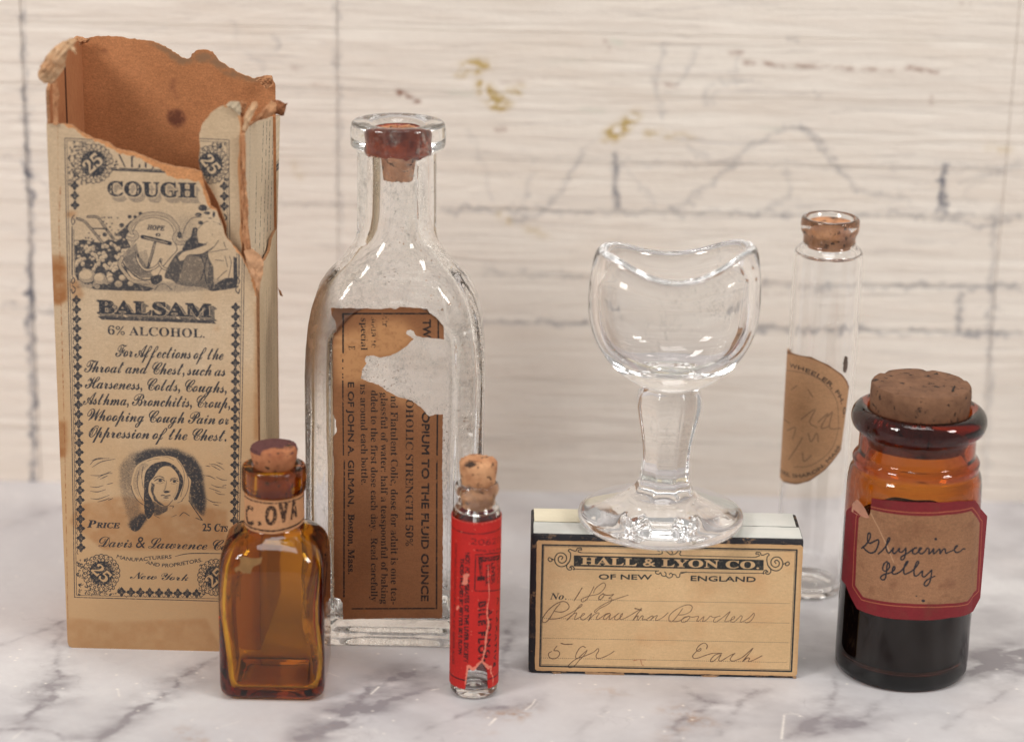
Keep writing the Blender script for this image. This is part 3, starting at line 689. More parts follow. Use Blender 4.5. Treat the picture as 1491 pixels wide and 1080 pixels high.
# ------------------------------------------------------------------ round amber jar of jelly
JAMB = glass('dark_amber_glass', tint=(.88, .63, .03), dens=1350, dirt=.06, ripple=.00006, rscale=90, dirtcol=(.5, .4, .3), dth=.7)
def jar():
    cx, cyy = 94.0, 508.8; n = 96
    root = thing('round_amber_jar', 'round amber glass jar of dark jelly with a red bordered label and broad cork', 'jar', (cx, cyy, 0))
    out = cr([(13.6, 0.1), (14.8, .25), (15.4, 1.3), (15.6, 3.0), (15.6, 12), (15.6, 25), (15.6, 38), (15.55, 45), (15.2, 49), (14.5, 50.7), (14.5, 51.5), (14.6, 52.6), (14.0, 53.5), (13.5, 54.2), (13.4, 56), (13.4, 58.4), (13.8, 59.4), (14.9, 60.2), (15.5, 61.7), (15.4, 63.3), (14.6, 64.6), (13.2, 65.2), (12.0, 64.9), (11.4, 64.0)], 4)
    inn = cr([(11.2, 61), (11.2, 57), (11.4, 54), (12.0, 52), (13.2, 49.5), (13.7, 46), (13.75, 35), (13.75, 20), (13.75, 6), (13.2, 3.6), (11, 2.9), (4, 3.1)], 4)
    R = [circ(cx, cyy, 3, 1.2, n), circ(cx, cyy, 11, .9, n)]+[circ(cx, cyy, r, z, n) for r, z in list(out)+list(inn)]
    V, F = loft(R); put(obj('glass_body', V, F, JAMB, sharp=0), root)
    j = mk('dark_jelly'); t, N, L, P = nodes(j); P.inputs['Base Color'].default_value = (.006, .003, .0025, 1); P.inputs['Roughness'].default_value = .15; P.inputs['Specular IOR Level'].default_value = .1
    V, F = loft([circ(cx, cyy, r, z, n, 0) for r, z in [(4, 2.6), (11, 2.6), (13.4, 3.4), (14.0, 6.2), (14.0, 20), (14.0, 36.6), (13.9, 37.1), (12.8, 36.7), (6, 36.4)]])
    V = np.array(V); m = V[:, 2] > 36.0; V[m, 2] += .35*np.sin(V[m, 0]*.6)*np.cos(V[m, 1]*.5); put(obj('jelly', V, F, j, sharp=0), root)
    ck = cork_mat('brown_cork', (132, 94, 68), (98, 66, 46), dark=.03, scale=330)
    R = [circ(cx-.1, cyy, r, z, 96, .006, z*.4) for r, z in [(10.2, 56.0), (10.8, 56.2), (11.1, 60), (11.35, 64), (11.5, 68.5), (11.4, 70.2), (11.1, 70.7), (9, 70.85), (5, 70.9), (2, 70.85)]]
    V, F = loft(R); V = np.array(V); V += rng.uniform(-.025, .025, V.shape)
    # nicks at the cork's upper edge and a split across it
    for a, d in ((2.3, .6), (1.3, .5), (4.0, .25), (5.5, .2), (.35, .4)):
        dd = np.hypot(V[:, 0]-cx-11.4*math.cos(a), V[:, 1]-cyy-11.4*math.sin(a)); V[:, 2] -= (V[:, 2] > 68)*d*np.exp(-(dd/.8)**2)
    put(obj('cork', V, F, ck, sharp=50), root)
    sp_ = mk('cork_split'); t, N, L, P = nodes(sp_); P.inputs['Base Color'].default_value = (.012, .008, .006, 1); P.inputs['Roughness'].default_value = .9
    P2 = [(cx+5.6, cyy-6.5), (cx+6.2, cyy-4.5), (cx+7.0, cyy-2.2), (cx+7.3, cyy-2.3), (cx+6.6, cyy-4.6), (cx+6.2, cyy-6.6)]
    V, F, _, _ = slab([(x-cx, y-cyy) for x, y in P2], lambda u, v, d: (cx+u, cyy+v, 70.98-d), .1)
    put(obj('split', V, F, sp_, smooth=False), root)
    return root
JAR = jar()

# ------------------------------------------------------------------ thin vial with red label
def redvial():
    cx, cyy = -7.3, 490.4; n = 72
    root = thing('red_label_vial', 'thin corked glass vial wrapped in a torn bright red label', 'vial', (cx, cyy, 0))
    out = cr([(3.2, .3), (4.6, .15), (5.2, .8), (5.45, 2), (5.5, 10), (5.5, 25), (5.5, 40), (5.48, 43), (5.2, 44.8), (4.6, 45.8), (4.25, 46.4), (4.2, 47.4), (4.4, 48.1), (4.8, 48.8), (5.0, 49.7), (4.8, 50.7), (4.3, 51.2), (3.8, 51.1)], 4)
    inn = cr([(3.5, 50), (3.4, 47), (3.5, 45.9), (4.2, 44.6), (4.65, 43), (4.7, 25), (4.7, 5), (4.3, 2.4), (2.5, 1.8), (1, 2.1)], 4)
    V, F = loft([circ(cx, cyy, 1, .8, n)]+[circ(cx, cyy, r, z, n) for r, z in list(out)+list(inn)]); put(obj('glass_body', V, F, CLEAR, sharp=0), root)
    ck = cork_mat('light_cork', (206, 154, 112), (168, 112, 76), scale=420)
    V, F = loft([circ(cx+.2, cyy, r, z, 56, .02, z*.5) for r, z in [(2.8, 44.9), (3.3, 45.2), (3.45, 49), (3.9, 52), (4.2, 54.4), (4.3, 55.8), (4.0, 56.4), (2.5, 56.6), (1, 56.4)]])
    V = np.array(V); V += rng.uniform(-.07, .07, V.shape); m = V[:, 2] > 55; V[m, 2] += rng.uniform(-.25, .15, m.sum()); put(obj('cork', V, F, ck, sharp=50), root)
    return root
RED = redvial()

# ------------------------------------------------------------------ long vial at the back
def rearvial():
    cx, cyy = 77.2, 555.2; n = 72
    root = thing('oval_label_vial', 'long empty glass vial with half an oval brown label standing behind the jar', 'vial', (cx, cyy, 0))
    out = cr([(5.5, .3), (7.2, .2), (8.1, 1.0), (8.45, 2.6), (8.5, 20), (8.5, 50), (8.5, 80), (8.45, 88.0), (8.0, 89.9), (7.0, 90.9), (6.5, 91.8), (6.45, 93.2), (6.7, 94.0), (7.1, 94.9), (7.2, 96.4), (7.05, 97.7), (6.4, 98.2), (5.8, 97.8)], 4)
    inn = cr([(5.5, 95), (5.4, 92), (5.9, 90.3), (7.3, 88.6), (7.75, 86), (7.8, 50), (7.8, 6), (7.2, 3.0), (4.5, 2.3), (1, 2.6)], 4)
    V, F = loft([circ(cx, cyy, 1, 1.2, n)]+[circ(cx, cyy, r, z, n) for r, z in list(out)+list(inn)]); put(obj('glass_body', V, F, glass('thin_clear_glass', dirt=.2, dth=.66), sharp=0), root)
    ck = cork_mat('stained_cork', (214, 156, 112), (160, 106, 76), scale=380)
    V, F = loft([circ(cx, cyy, r, z, 56, .01, z) for r, z in [(4.6, 90.1), (5.2, 90.3), (5.5, 92), (5.6, 95.6), (5.3, 96.9), (3, 96.8), (1, 96.7)]])
    put(obj('cork', V, F, ck, sharp=50), root)
    return root
REAR = rearvial()

INK = (38, 38, 44)
def finish(A, base, ink=INK, wear=.25, extra=None, seed=3, k=.92):
    h, w = A.h, A.w; m = A.down(A.ink)
    if extra is not None: m = np.maximum(m, extra)
    spots = fbm(h, w, A.q/A.ss*.35, A.q/A.ss*.35, seed, 3); m = m*np.clip(1-np.clip(spots-.55, 0, 1)*wear*10, 0, 1)*k
    return mixc(base, m, ink)
def box_uv(A): return (A.u0, A.v0, A.u1, A.v1)

# ------------------------------------------------------------------ torn brown label, printed sideways, on the tall bottle
def tall_label():
    Y = 514.05; f = on_wall(Y); A = Art(-44.5, -1, -13.5, 84, 22, f, ss=2)
    z1 = lambda p: Z(480, 440, 4.5, p); z2 = lambda p: Z(480, 670, 3.856, p)
    out = z1([(10,38),(200,40),(330,46),(400,38),(430,48),(460,32),(640,42),(655,70),(700,100),(745,150),(750,245),(720,240),(620,232),(565,218),(550,190),(530,180),(508,185),(500,205),(530,225),(550,240),(500,290),(440,330),(400,350),(330,362),(285,348),(240,352),(230,375),(242,400),(215,440),(205,500),(240,515),(320,540),(370,580),(410,600),(450,622),(540,645),(600,690),(650,747),(700,735),(742,735)])
    out += z2([(632,0),(636,400),(632,885),(400,884),(75,892),(72,800),(60,778),(25,768),(22,300),(25,0)])
    out += z1([(22,1000),(22,880),(45,850),(40,770),(20,730),(15,350),(20,205),(42,190),(44,150),(38,120),(15,90)])
    poly = jag(f(out), .07, .3, 5)
    B = lambda *p: z1(p); C = lambda *p: z2(p)
    T = A.text
    T('TW', *B((612,112),(612,232)), 11, 'N', bold=.6); T('OPIUM TO THE FLUID OUNCE', B((606,715))[0], C((514,790))[0], 10.6, 'N', bold=.6)
    T('OHOLIC STRENGTH 50%', B((500,632))[0], C((426,482))[0], 10.5, 'B')
    T('nd Flatulent Colic, dose for adult is one tea-', B((400,612))[0], C((344,810))[0], 10, 'B'); T('glassful of water; half a teaspoonful of baking', B((335,590))[0], C((289,806))[0], 9.5, 'B')
    T('dded to the first dose each day.  Read carefully', B((270,575))[0], C((232,790))[0], 9.5, 'B'); T('ns around each bottle.', B((200,535))[0], C((178,140))[0], 9.5, 'B')
    T('E OF JOHN A. GILMAN,', B((120,518))[0], C((104,262))[0], 8.6, 'N', bold=.4); T('Boston, Mass.', C((104,300))[0], C((104,640))[0], 8.8, 'B', bold=.3)
    T('special', *B((205,100),(205,316)), 9, 'B'); T('E', *B((124,284),(124,312)), 9, 'B')
    fd = A.buf(); A.text('soda te', *B((272,95),(272,300)), 9, 'B', buf=fd); A.text('Str', *B((345,85),(345,160)), 9, 'B', buf=fd)
    L = A.line; L(B((88,330),(88,75),(655,75)), 2.0, jit=.3); L(B((86,515),(90,1000)), 2.0, jit=.2); L(C((82,0),(80,765)), 2.1, jit=.2)
    for y in (375, 385, 430, 470, 490): L(B((86,y),(86,y+5)), 1.8)
    L(B((712,105),(712,240)), 2.2); L(B((706,735),(704,1000)), 2.2); L(C((602,0),(600,830),(125,832)), 2.1, jit=.2)
    ex = A.down(fd)*np.clip((fbm(A.h, A.w, 10, 10, 8, 2)-.35)*4, 0, 1)
    base = paper(A.h, A.w, 22, (138, 92, 60), 31, .05, .10)
    tone = A.buf()       # paler, fibrous paper where the surface has soaked off
    A.fill(z1([(20,330),(60,200),(200,170),(330,110),(480,120),(560,200),(560,330),(240,520),(60,540)]), 1, tone)
    A.fill(z1([(220,500),(330,520),(480,610),(640,730),(640,760),(560,700),(430,650),(300,560)]), .8, tone)
    tn = A.down(tone); tn = blur(tn, 22)*np.clip(.35+1.3*fbm(A.h, A.w, 18, 18, 19, 4), 0, 1)
    base = mixc(base, tn*.9, (190, 140, 94))
    dk = A.buf(); A.line(z1([(15,40),(640,45)]), 10, .5, dk); A.line(z2([(20,-20),(25,760)]), 10, .5, dk); A.line(z1([(230,360),(330,370),(430,345),(550,250)]), 5, .6, dk)
    base = mixc(base, blur(A.down(dk), 12)*.6, (96, 52, 26))
    fold = A.buf(); A.line(z1([(20,225),(90,240),(180,255)]), 5, 1, fold); A.line(z1([(20,300),(60,285),(90,300)]), 4, 1, fold); base = mixc(base, blur(A.down(fold), 6)*.4, (206, 160, 116))
    im = make_image('tall_label_print', finish(A, base, (34, 28, 28), .35, ex))
    V, F, uv, fm = slab(poly, lambda u, v, d: (u, Y+d, v), .12, box_uv(A))
    put(obj('label', V, F, None, uv=uv, smooth=False, mats=[printed('tall_label_paper', im, rough=.7)]), TALL, 'torn brown paper label printed sideways')
tall_label()

# ------------------------------------------------------------------ round labels
def cyl_label(root, name, cx, cyy, R, th, A, im, us, lo, hi, nv=24, lift=None, label=None, rough=.7):
    V, F, UV = bent_strip(cx, cyy, R, th, us, lo, hi, nv, box_uv(A), lift)
    o = put(obj(name, V, F, None, uv=UV, mats=[printed(name+'_paper', im, rough=rough)], sharp=50), root, label); return o

def neck_band():
    cx, cyy, R = -53.2, 493.8, 6.66; f = on_cyl(cx, cyy, R); A = Art(-21, 37, 21, 49, 26, f, ss=2)
    z = lambda p: Z(340, 690, 10.8, p)
    P = f(z([(130,290),(250,330),(480,342),(750,300),(1000,215)])); Q = f(z([(95,810),(200,920),(420,965),(750,920),(1030,800)]))
    us = np.linspace(-19, 19, 120)
    hi = np.polyval(np.polyfit(P[:, 0], P[:, 1], 1), np.clip(us, -9, 9)); lo = np.polyval(np.polyfit(Q[:, 0], Q[:, 1], 1), np.clip(us, -9, 9))
    hi = np.minimum(hi, 46.9); lo = np.maximum(lo, 38.9)
    A.line(np.stack([us, hi-.62], 1), 2.0, loc=True, jit=.25); A.line(np.stack([us, lo+.75], 1), 2.6, loc=True, jit=.25)
    b0 = f(z([(190,760),(1000,655)])); m = (b0[1, 1]-b0[0, 1])/(b0[1, 0]-b0[0, 0]); b = lambda u: (u, b0[0, 1]+m*(u-b0[0, 0]))
    def ch(c, x0, x1, cap=4.6, dz=0):
        u0, u1 = f(z([(x0, 600), (x1, 600)]))[:, 0]; g = glyph('N', c)[1]; q0, q1 = min(p[:, 0].min() for p in g), max(p[:, 0].max() for p in g)
        s = (u1-u0)/(q1-q0); pl = []
        for p in g: U = u0+(p[:, 0]-q0)*s; Vv = np.array([b(x)[1] for x in U])+p[:, 1]*cap/.71+dz; pl.append(A.px(np.stack([U, Vv], 1)))
        A.raw(pl)
        w = .28*A.q
        for a in range(8): A.raw([q+np.array([math.cos(a*.785), math.sin(a*.785)*.5])*w for q in pl])
    ch('C', 205, 310); ch('O', 515, 665); ch('V', 725, 845); ch('A', 905, 985)
    u = f(z([(385,600),(440,600)]))[:, 0]; A.fill([(u[0], b(u[0])[1]), (u[1], b(u[1])[1]), (u[1], b(u[1])[1]+1.0), (u[0], b(u[0])[1]+1.0)], loc=True)
    u = f(z([(128,600),(155,600)]))[:, 0]; A.fill([(u[0]-.6, b(u[0])[1]), (u[1], b(u[1])[1]), (u[1], b(u[1])[1]+1.0), (u[0]-.6, b(u[0])[1]+1.0)], loc=True)
    A.fill([(9.6, b(9)[1]), (10.6, b(9)[1]), (10.6, b(9)[1]+4.6), (9.6, b(9)[1]+4.6)], loc=True)
    base = paper(A.h, A.w, 26, (190, 140, 100), 77, .045, .07)
    im = make_image('neck_band_print', finish(A, base, (50, 32, 24), .5))
    cyl_label(SQUARE_BOTTLE, 'neck_band', cx, cyy, R, .12, A, im, us, lo, hi, 10, label='light brown paper band with large black letters')
    # scrap of old label left on the front
    Y = 481.83; g = on_wall(Y); poly = jag(g(Z(300, 620, 2.57, [(118,488),(150,490),(180,494),(212,490),(206,512),(190,520),(175,530),(168,552),(140,552),(120,540),(112,548),(104,535),(122,525),(130,505)])), .12, .35, 8)
    V, F, uv, fm = slab(poly, lambda u, v, d: (u, Y-.0+d, v), .05)
    put(obj('paper_scrap', V, F, plain('scrap_paper', (150, 112, 70), .8, .3, 400), smooth=False), SQUARE_BOTTLE)
neck_band()

def jar_label():
    cx, cyy, R = 94.0, 508.8, 15.72; th1 = math.radians(66); sgn = 1
    fc = on_cyl(cx, cyy, R)
    tp = np.array([cx+R*math.sin(th1), cyy-R*math.cos(th1)]); td = np.array([math.cos(th1), math.sin(th1)*.55]); td = td/np.hypot(*td)
    fp = on_plane(tp, tp+td)
    def f(P):
        a = fc(P); b = fp(P); b = b+[R*th1, 0]; m = (a[..., 0] > R*th1) & (np.asarray(P)[..., 0] > 1330); return np.where(m[..., None], b, a)
    A = Art(-22, 16, 24, 50, 22, f, ss=2); z = lambda p: Z(1220, 700, 4.9, p)
    top = f(z([(62,214),(75,200),(105,178),(118,205),(155,240),(214,262),(236,225),(231,118),(400,140),(640,150),(850,142),(975,135),(1063,250)]))
    bot = f(z([(58,735),(140,910),(240,950),(350,975),(500,987),(640,990),(800,972),(960,930),(1035,790)]))
    u_r = f(z([(1063,250)]))[0, 0]; u_rb = f(z([(1035,790)]))[0, 0]; ur = min(u_r, u_rb)
    us = np.unique(np.r_[np.linspace(min(top[0, 0], bot[0, 0]), ur, 150), top[:, 0]]); us = us[us <= ur]
    hi = np.interp(us, top[:, 0], top[:, 1]); lo = np.interp(us, bot[:, 0], bot[:, 1])
    hi = hi+rng.normal(0, .02, len(us)); lo = lo+rng.normal(0, .02, len(us))
    def lift(u, v):
        if u <= R*th1: return None
        s = u-R*th1; return (tp[0]+td[0]*s, tp[1]+td[1]*s, td[1], -td[0])
    red = A.buf(1.); inner = z([(145,262),(150,248),(240,190),(400,222),(560,236),(780,228),(950,200),(1015,290),(1003,540),(990,780),(920,865),(780,882),(640,886),(500,882),(350,870),(260,855),(180,835),(120,745),(130,500)])
    A.fill(inner, 0, red)
    A.line(inner+inner[:1], 4.6, 1, red); ln = A.buf(); big = z([(238,182),(400,212),(560,225),(780,217),(955,188),(1026,285),(1014,540),(1001,785),(925,875),(780,893),(640,897),(500,893),(345,881),(255,866),(172,845),(108,748),(118,500),(133,262),(140,240)])
    A.line(big, 1.3, 1, ln)
    H = lambda p, w=2.6: A.line(z(p), w*.84, sm=6, jit=.12)
    H([(172,478),(205,450),(232,405),(232,372),(218,378),(214,425),(232,442),(262,428),(290,418),(292,445),(272,495),(240,512),(208,497),(180,468)], 3)
    H([(290,518),(320,492),(352,450),(372,412),(362,405),(350,440),(346,480),(362,512),(385,492),(398,475),(392,500),(402,516),(424,498),(440,478),(438,500),(456,505),(476,488),(486,478),(482,520),(472,552),(455,560),(450,545),(468,528),(500,512),(532,486),(560,474),(545,478),(532,505),(550,518),(576,500),(596,478),(584,476),(576,500),(594,518),(620,500),(636,476),(650,488),(648,518),(668,500),(682,480),(680,515),(700,505),(724,482),(728,516),(745,490),(762,482),(768,512),(788,505),(822,490),(850,462),(836,464),(828,490),(842,508),(872,498),(890,482),(904,484)])
    A.ell(z([(697,412)])[0], 2, 2); 
    H([(352,572),(330,590),(322,630),(345,640),(370,610),(362,580),(352,600),(348,650),(338,695),(318,702),(306,685),(330,665),(385,648),(408,622),(402,606),(390,628),(392,658),(415,660),(450,640),(488,595),(500,572),(488,576),(472,620),(474,660),(500,655),(540,630),(572,590),(574,570),(560,580),(544,630),(546,672),(566,672),(592,648),(604,640),(600,670),(615,682),(640,660),(662,640),(668,634),(664,675),(652,722),(630,746),(614,735),(626,712),(655,692),(690,676)])
    A.ell(z([(608,852)])[0], 2.6, 2); A.ell(z([(560,818)])[0], 1.2, .8)
    base = paper(A.h, A.w, 22, (152, 110, 80), 51, .08, .09)
    rim = paper(A.h, A.w, 22, (124, 36, 42), 52, .05, .12); r = A.down(red)[..., None]; base = base*(1-r)+rim*r
    base = mixc(base, A.down(ln)*.8, (190, 120, 80))
    cz = A.buf(); A.line(z([(236,225),(290,330),(350,455),(400,580)]), 1.3, 1, cz, jit=.4); base = mixc(base, A.down(cz)*.8, (205, 165, 130))
    dk = np.clip(fbm(A.h, A.w, 60, 60, 90, 4)-.55, 0, 1)*1.2; base = mixc(base, dk, (110, 70, 50))
    im = make_image('jar_label_print', finish(A, base, (26, 30, 42), .1, k=.9))
    cyl_label(JAR, 'label', cx, cyy, R, .14, A, im, us, lo, hi, 16, lift, 'brown octagonal label with dark red border and handwritten words')
    # curled flake at the torn corner
    fl = f(z([(104,215),(112,160),(148,128),(175,160),(200,200),(228,262),(205,262),(160,245)])); pl = jag(fl, .06, .4, 4)
    def place(u, v, d):
        a = u/R; r = R+.25+.5*max(0, (v-43))/4*.6-d; return (cx+r*math.sin(a), cyy-r*math.cos(a), v)
    V, F, uv, fm = slab(pl, place, .1); put(obj('paper_flake', V, F, plain('flake_paper', (196, 142, 118), .7, .2, 500), smooth=False), JAR)
jar_label()

def red_label():
    cx, cyy, R = -7.3, 490.4, 5.58; f = on_cyl(cx, cyy, R); A = Art(-17.6, 1, 17.6, 44.5, 30, f, ss=2)
    a = lambda p: Z(650, 740, 6.75, p); b = lambda p: Z(650, 880, 7.2, p)
    zt = f([(692, 760.5)])[0, 1]; zb = f([(690, 1004)])[0, 1]
    us = np.linspace(-16.5, 17, 190); hi = zt+rng.normal(0, .035, len(us)); lo = np.full(len(us), zb)
    nt = f(b([(196,870),(205,800),(215,720),(235,650),(300,690),(330,640),(370,600),(400,615),(440,660),(432,760),(430,880)]))
    k = (us > nt[0, 0]) & (us < nt[-1, 0]); sh = f(b([(205,850),(218,740),(235,655),(268,690),(300,680),(330,640),(370,602),(398,640),(428,690),(430,870)]))
    o = np.argsort(sh[:, 0]); lo[k] = np.interp(us[k], sh[o, 0], sh[o, 1]); lo = lo+rng.normal(0, .03, len(us))
    u_ = np.linspace(-17, 17, 60)
    l1 = f(a([(330,247)]))[0, 1]; A.line([(u, l1) for u in u_], 1.4, loc=True); l2 = f(b([(200,790)]))[0, 1]; A.line([(u, l2) for u in u_], 1.8, loc=True)
    T = A.text
    fd = A.buf(); A.text('20620', *a([(232,345),(522,325)]), 9, 'N', buf=fd); A.text('REG. U.S. PAT.', *a([(288,416),(530,392)]), 3, 'N', buf=fd, bold=.2)
    A.line(a([(540,418),(430,440),(288,452),(278,805),(400,806),(540,782)]), 1.4)
    A.fill(a([(308,472),(378,468),(378,495),(352,498),(350,660),(378,662),(375,708),(300,706),(302,664),(330,662)])); A.fill(a([(345,478),(440,468),(520,450),(520,500),(430,515),(350,520)]))
    A.line(a([(362,500),(430,492),(505,475)]), .8, 0)
    A.line(a([(340,520),(338,650)]), .8, 0)
    T('PILLS.', *a([(388,552),(386,760)]), 6, 'N', bold=.35); T('LIVER', *a([(440,530),(440,742)]), 6.5, 'N', bold=.4); T('LITTLE', *a([(494,520),(498,740)]), 5, 'N', bold=.25)
    T('BILE FLOW', a([(318,908)])[0], b([(334,650)])[0], 10, 'N', bold=.85, track=.12); T('AIDING', a([(405,985)])[0], b([(402,560)])[0], 7.4, 'N', bold=.6, track=.15)
    T('A LAXATIVE', a([(497,872)])[0], b([(488,652)])[0], 5.6, 'N', bold=.6, track=.15)
    T('NOT FOR DISEASES OF THE LIVER EXCEPT', a([(190,425)])[0], b([(184,602)])[0], 6.2, 'N', bold=.5, shear=-.15); T('THOSE HELPED BY BETTER BILE FLOW', a([(140,485)])[0], b([(128,522)])[0], 5.8, 'N', bold=.5, shear=-.15)
    T('CONTAINS PODOPHYLLIN ALOIN AND GINGER ALOES', a([(88,335)])[0], b([(66,612)])[0], 5, 'N', bold=.25, buf=fd)
    base = paper(A.h, A.w, 30, (186, 35, 30), 12, .04, .07)
    base = finish(A, base, (46, 22, 26), .5, A.down(fd)*.7, k=.93)
    sc = A.buf()
    A.line(a([(408,560),(412,700),(418,860),(404,960),(400,1075)]), 1.1, 1, sc, jit=.9, sm=8); A.line(b([(430,-5),(424,100),(438,190),(415,330),(405,450),(384,545),(370,600)]), [1.5,2,3,2.6,3.6,2.4,2], 1, sc, sm=8, jit=.5)
    A.fill(a([(165,650),(205,632),(232,648),(210,680),(212,735),(195,750),(150,742),(168,700)]), 1, sc); A.fill(a([(105,958),(125,948),(130,975),(110,1000),(98,985)]), 1, sc)
    A.line(b([(196,860),(212,740),(232,655),(268,672),(300,668),(330,630),(370,598),(400,620),(440,655),(465,645),(462,700),(485,760),(482,850)]), [1,2,5,3,5,4,4,3,4,3,2,1.5,1.5], 1, sc, sm=6, jit=.7)
    for i in range(60): p = (rng.uniform(-9, 9), rng.uniform(3, 42)); A.line([p, (p[0]+rng.uniform(-.2, .2), p[1]+rng.uniform(-.3, .3))], rng.uniform(.3, 1.1), 1, sc, loc=True)
    for x in np.linspace(-8, 9, 40): A.line([(x, zt-.05), (x+rng.uniform(-.3, .3), zt-rng.exponential(.15))], rng.uniform(.4, 1.3), 1, sc, loc=True)
    base = mixc(base, A.down(sc)*.88, (228, 140, 118))
    im = make_image('red_label_print', base); cyl_label(RED, 'label', cx, cyy, R, .1, A, im, us, lo, hi, 40, label='torn bright red paper label printed in black', rough=.55)
red_label()

def rear_label():
    cx, cyy, R = 77.2, 555.2, 8.6; f = on_cyl(cx, cyy, R); A = Art(-20, 26, 16, 66, 16, f, ss=2); z = lambda p: Z(1120, 500, 4.908, p)
    hiP = f(z([(150,60),(300,95),(420,150),(520,220),(556,270),(565,300)])); loP = f(z([(60,945),(110,990),(200,1005),(290,980),(400,900),(510,760),(550,600),(572,420),(568,310)]))
    us = np.linspace(-15, max(hiP[-1, 0], loP[-1, 0])-.02, 90); o = np.argsort(loP[:, 0]); lo = np.interp(us, loP[o, 0], loP[o, 1]); hi = np.interp(us, hiP[:, 0], hiP[:, 1]); lo = np.minimum(lo, hi-.05)
    fd = A.buf()
    A.text('WHEELER, PH. G.', (1150, 540), (1240, 600), 6.5, 'N', curve=z([(150,168),(250,200),(350,245),(430,305),(480,365),(520,450),(528,530)]), bold=.35)
    A.text('STORE, SHARON, MASS.', (1150, 540), (1240, 600), 5.5, 'N', curve=z([(65,905),(130,945),(230,955),(330,925),(410,860),(480,780),(512,720)]), bold=.3)
    A.line(z([(120,190),(220,205),(330,240),(420,310),(480,410),(492,520),(490,620),(450,740),(380,820),(280,875),(180,880)]), 1.2, .6, fd, sm=6)
    for p in ([(230,540),(280,500),(330,470),(290,560),(340,600)], [(350,560),(420,500),(370,600),(430,590)], [(420,520),(450,490),(430,600),(510,605)], [(130,620),(190,600),(170,680)], [(240,670),(200,740),(140,830)], [(280,640),(300,700),(340,640),(350,700)], [(240,780),(250,840),(300,800)], [(110,540),(150,570)], [(280,330),(310,380)], [(160,330),(200,300)]): A.line(z(p), 2.2, .5, fd, sm=6)
    base = paper(A.h, A.w, 16, (186, 142, 104), 66, .05, .10)
    ed = A.buf(); A.line(z([(125,60),(300,97),(420,152),(520,222),(565,300),(572,400),(545,600),(510,760),(400,900),(290,980),(200,1003),(110,988)]), 4, 1, ed, sm=4); base = mixc(base, blur(A.down(ed), 2)*.7, (104, 66, 44))
    im = make_image('rear_label_print', finish(A, base, (60, 50, 48), .2, A.down(fd)*.8, k=.8)); cyl_label(REAR, 'label', cx, cyy, R, .12, A, im, us, lo, hi, 16, label='faded brown half oval druggist label')
    V, F, uv, fm = slab(jag([(4.6, 61), (5.6, 60.5), (6.0, 62), (5.7, 64.6), (4.9, 64.9), (4.4, 63)], .2, .5, 3), lambda u, v, d: (cx+(8.62-d)*math.sin(u/8.6), cyy-(8.62-d)*math.cos(u/8.6), v), .06)
    put(obj('dark_speck', V, F, plain('dark_spot', (112, 94, 84), .7, .3, 900), smooth=False), REAR)
rear_label()

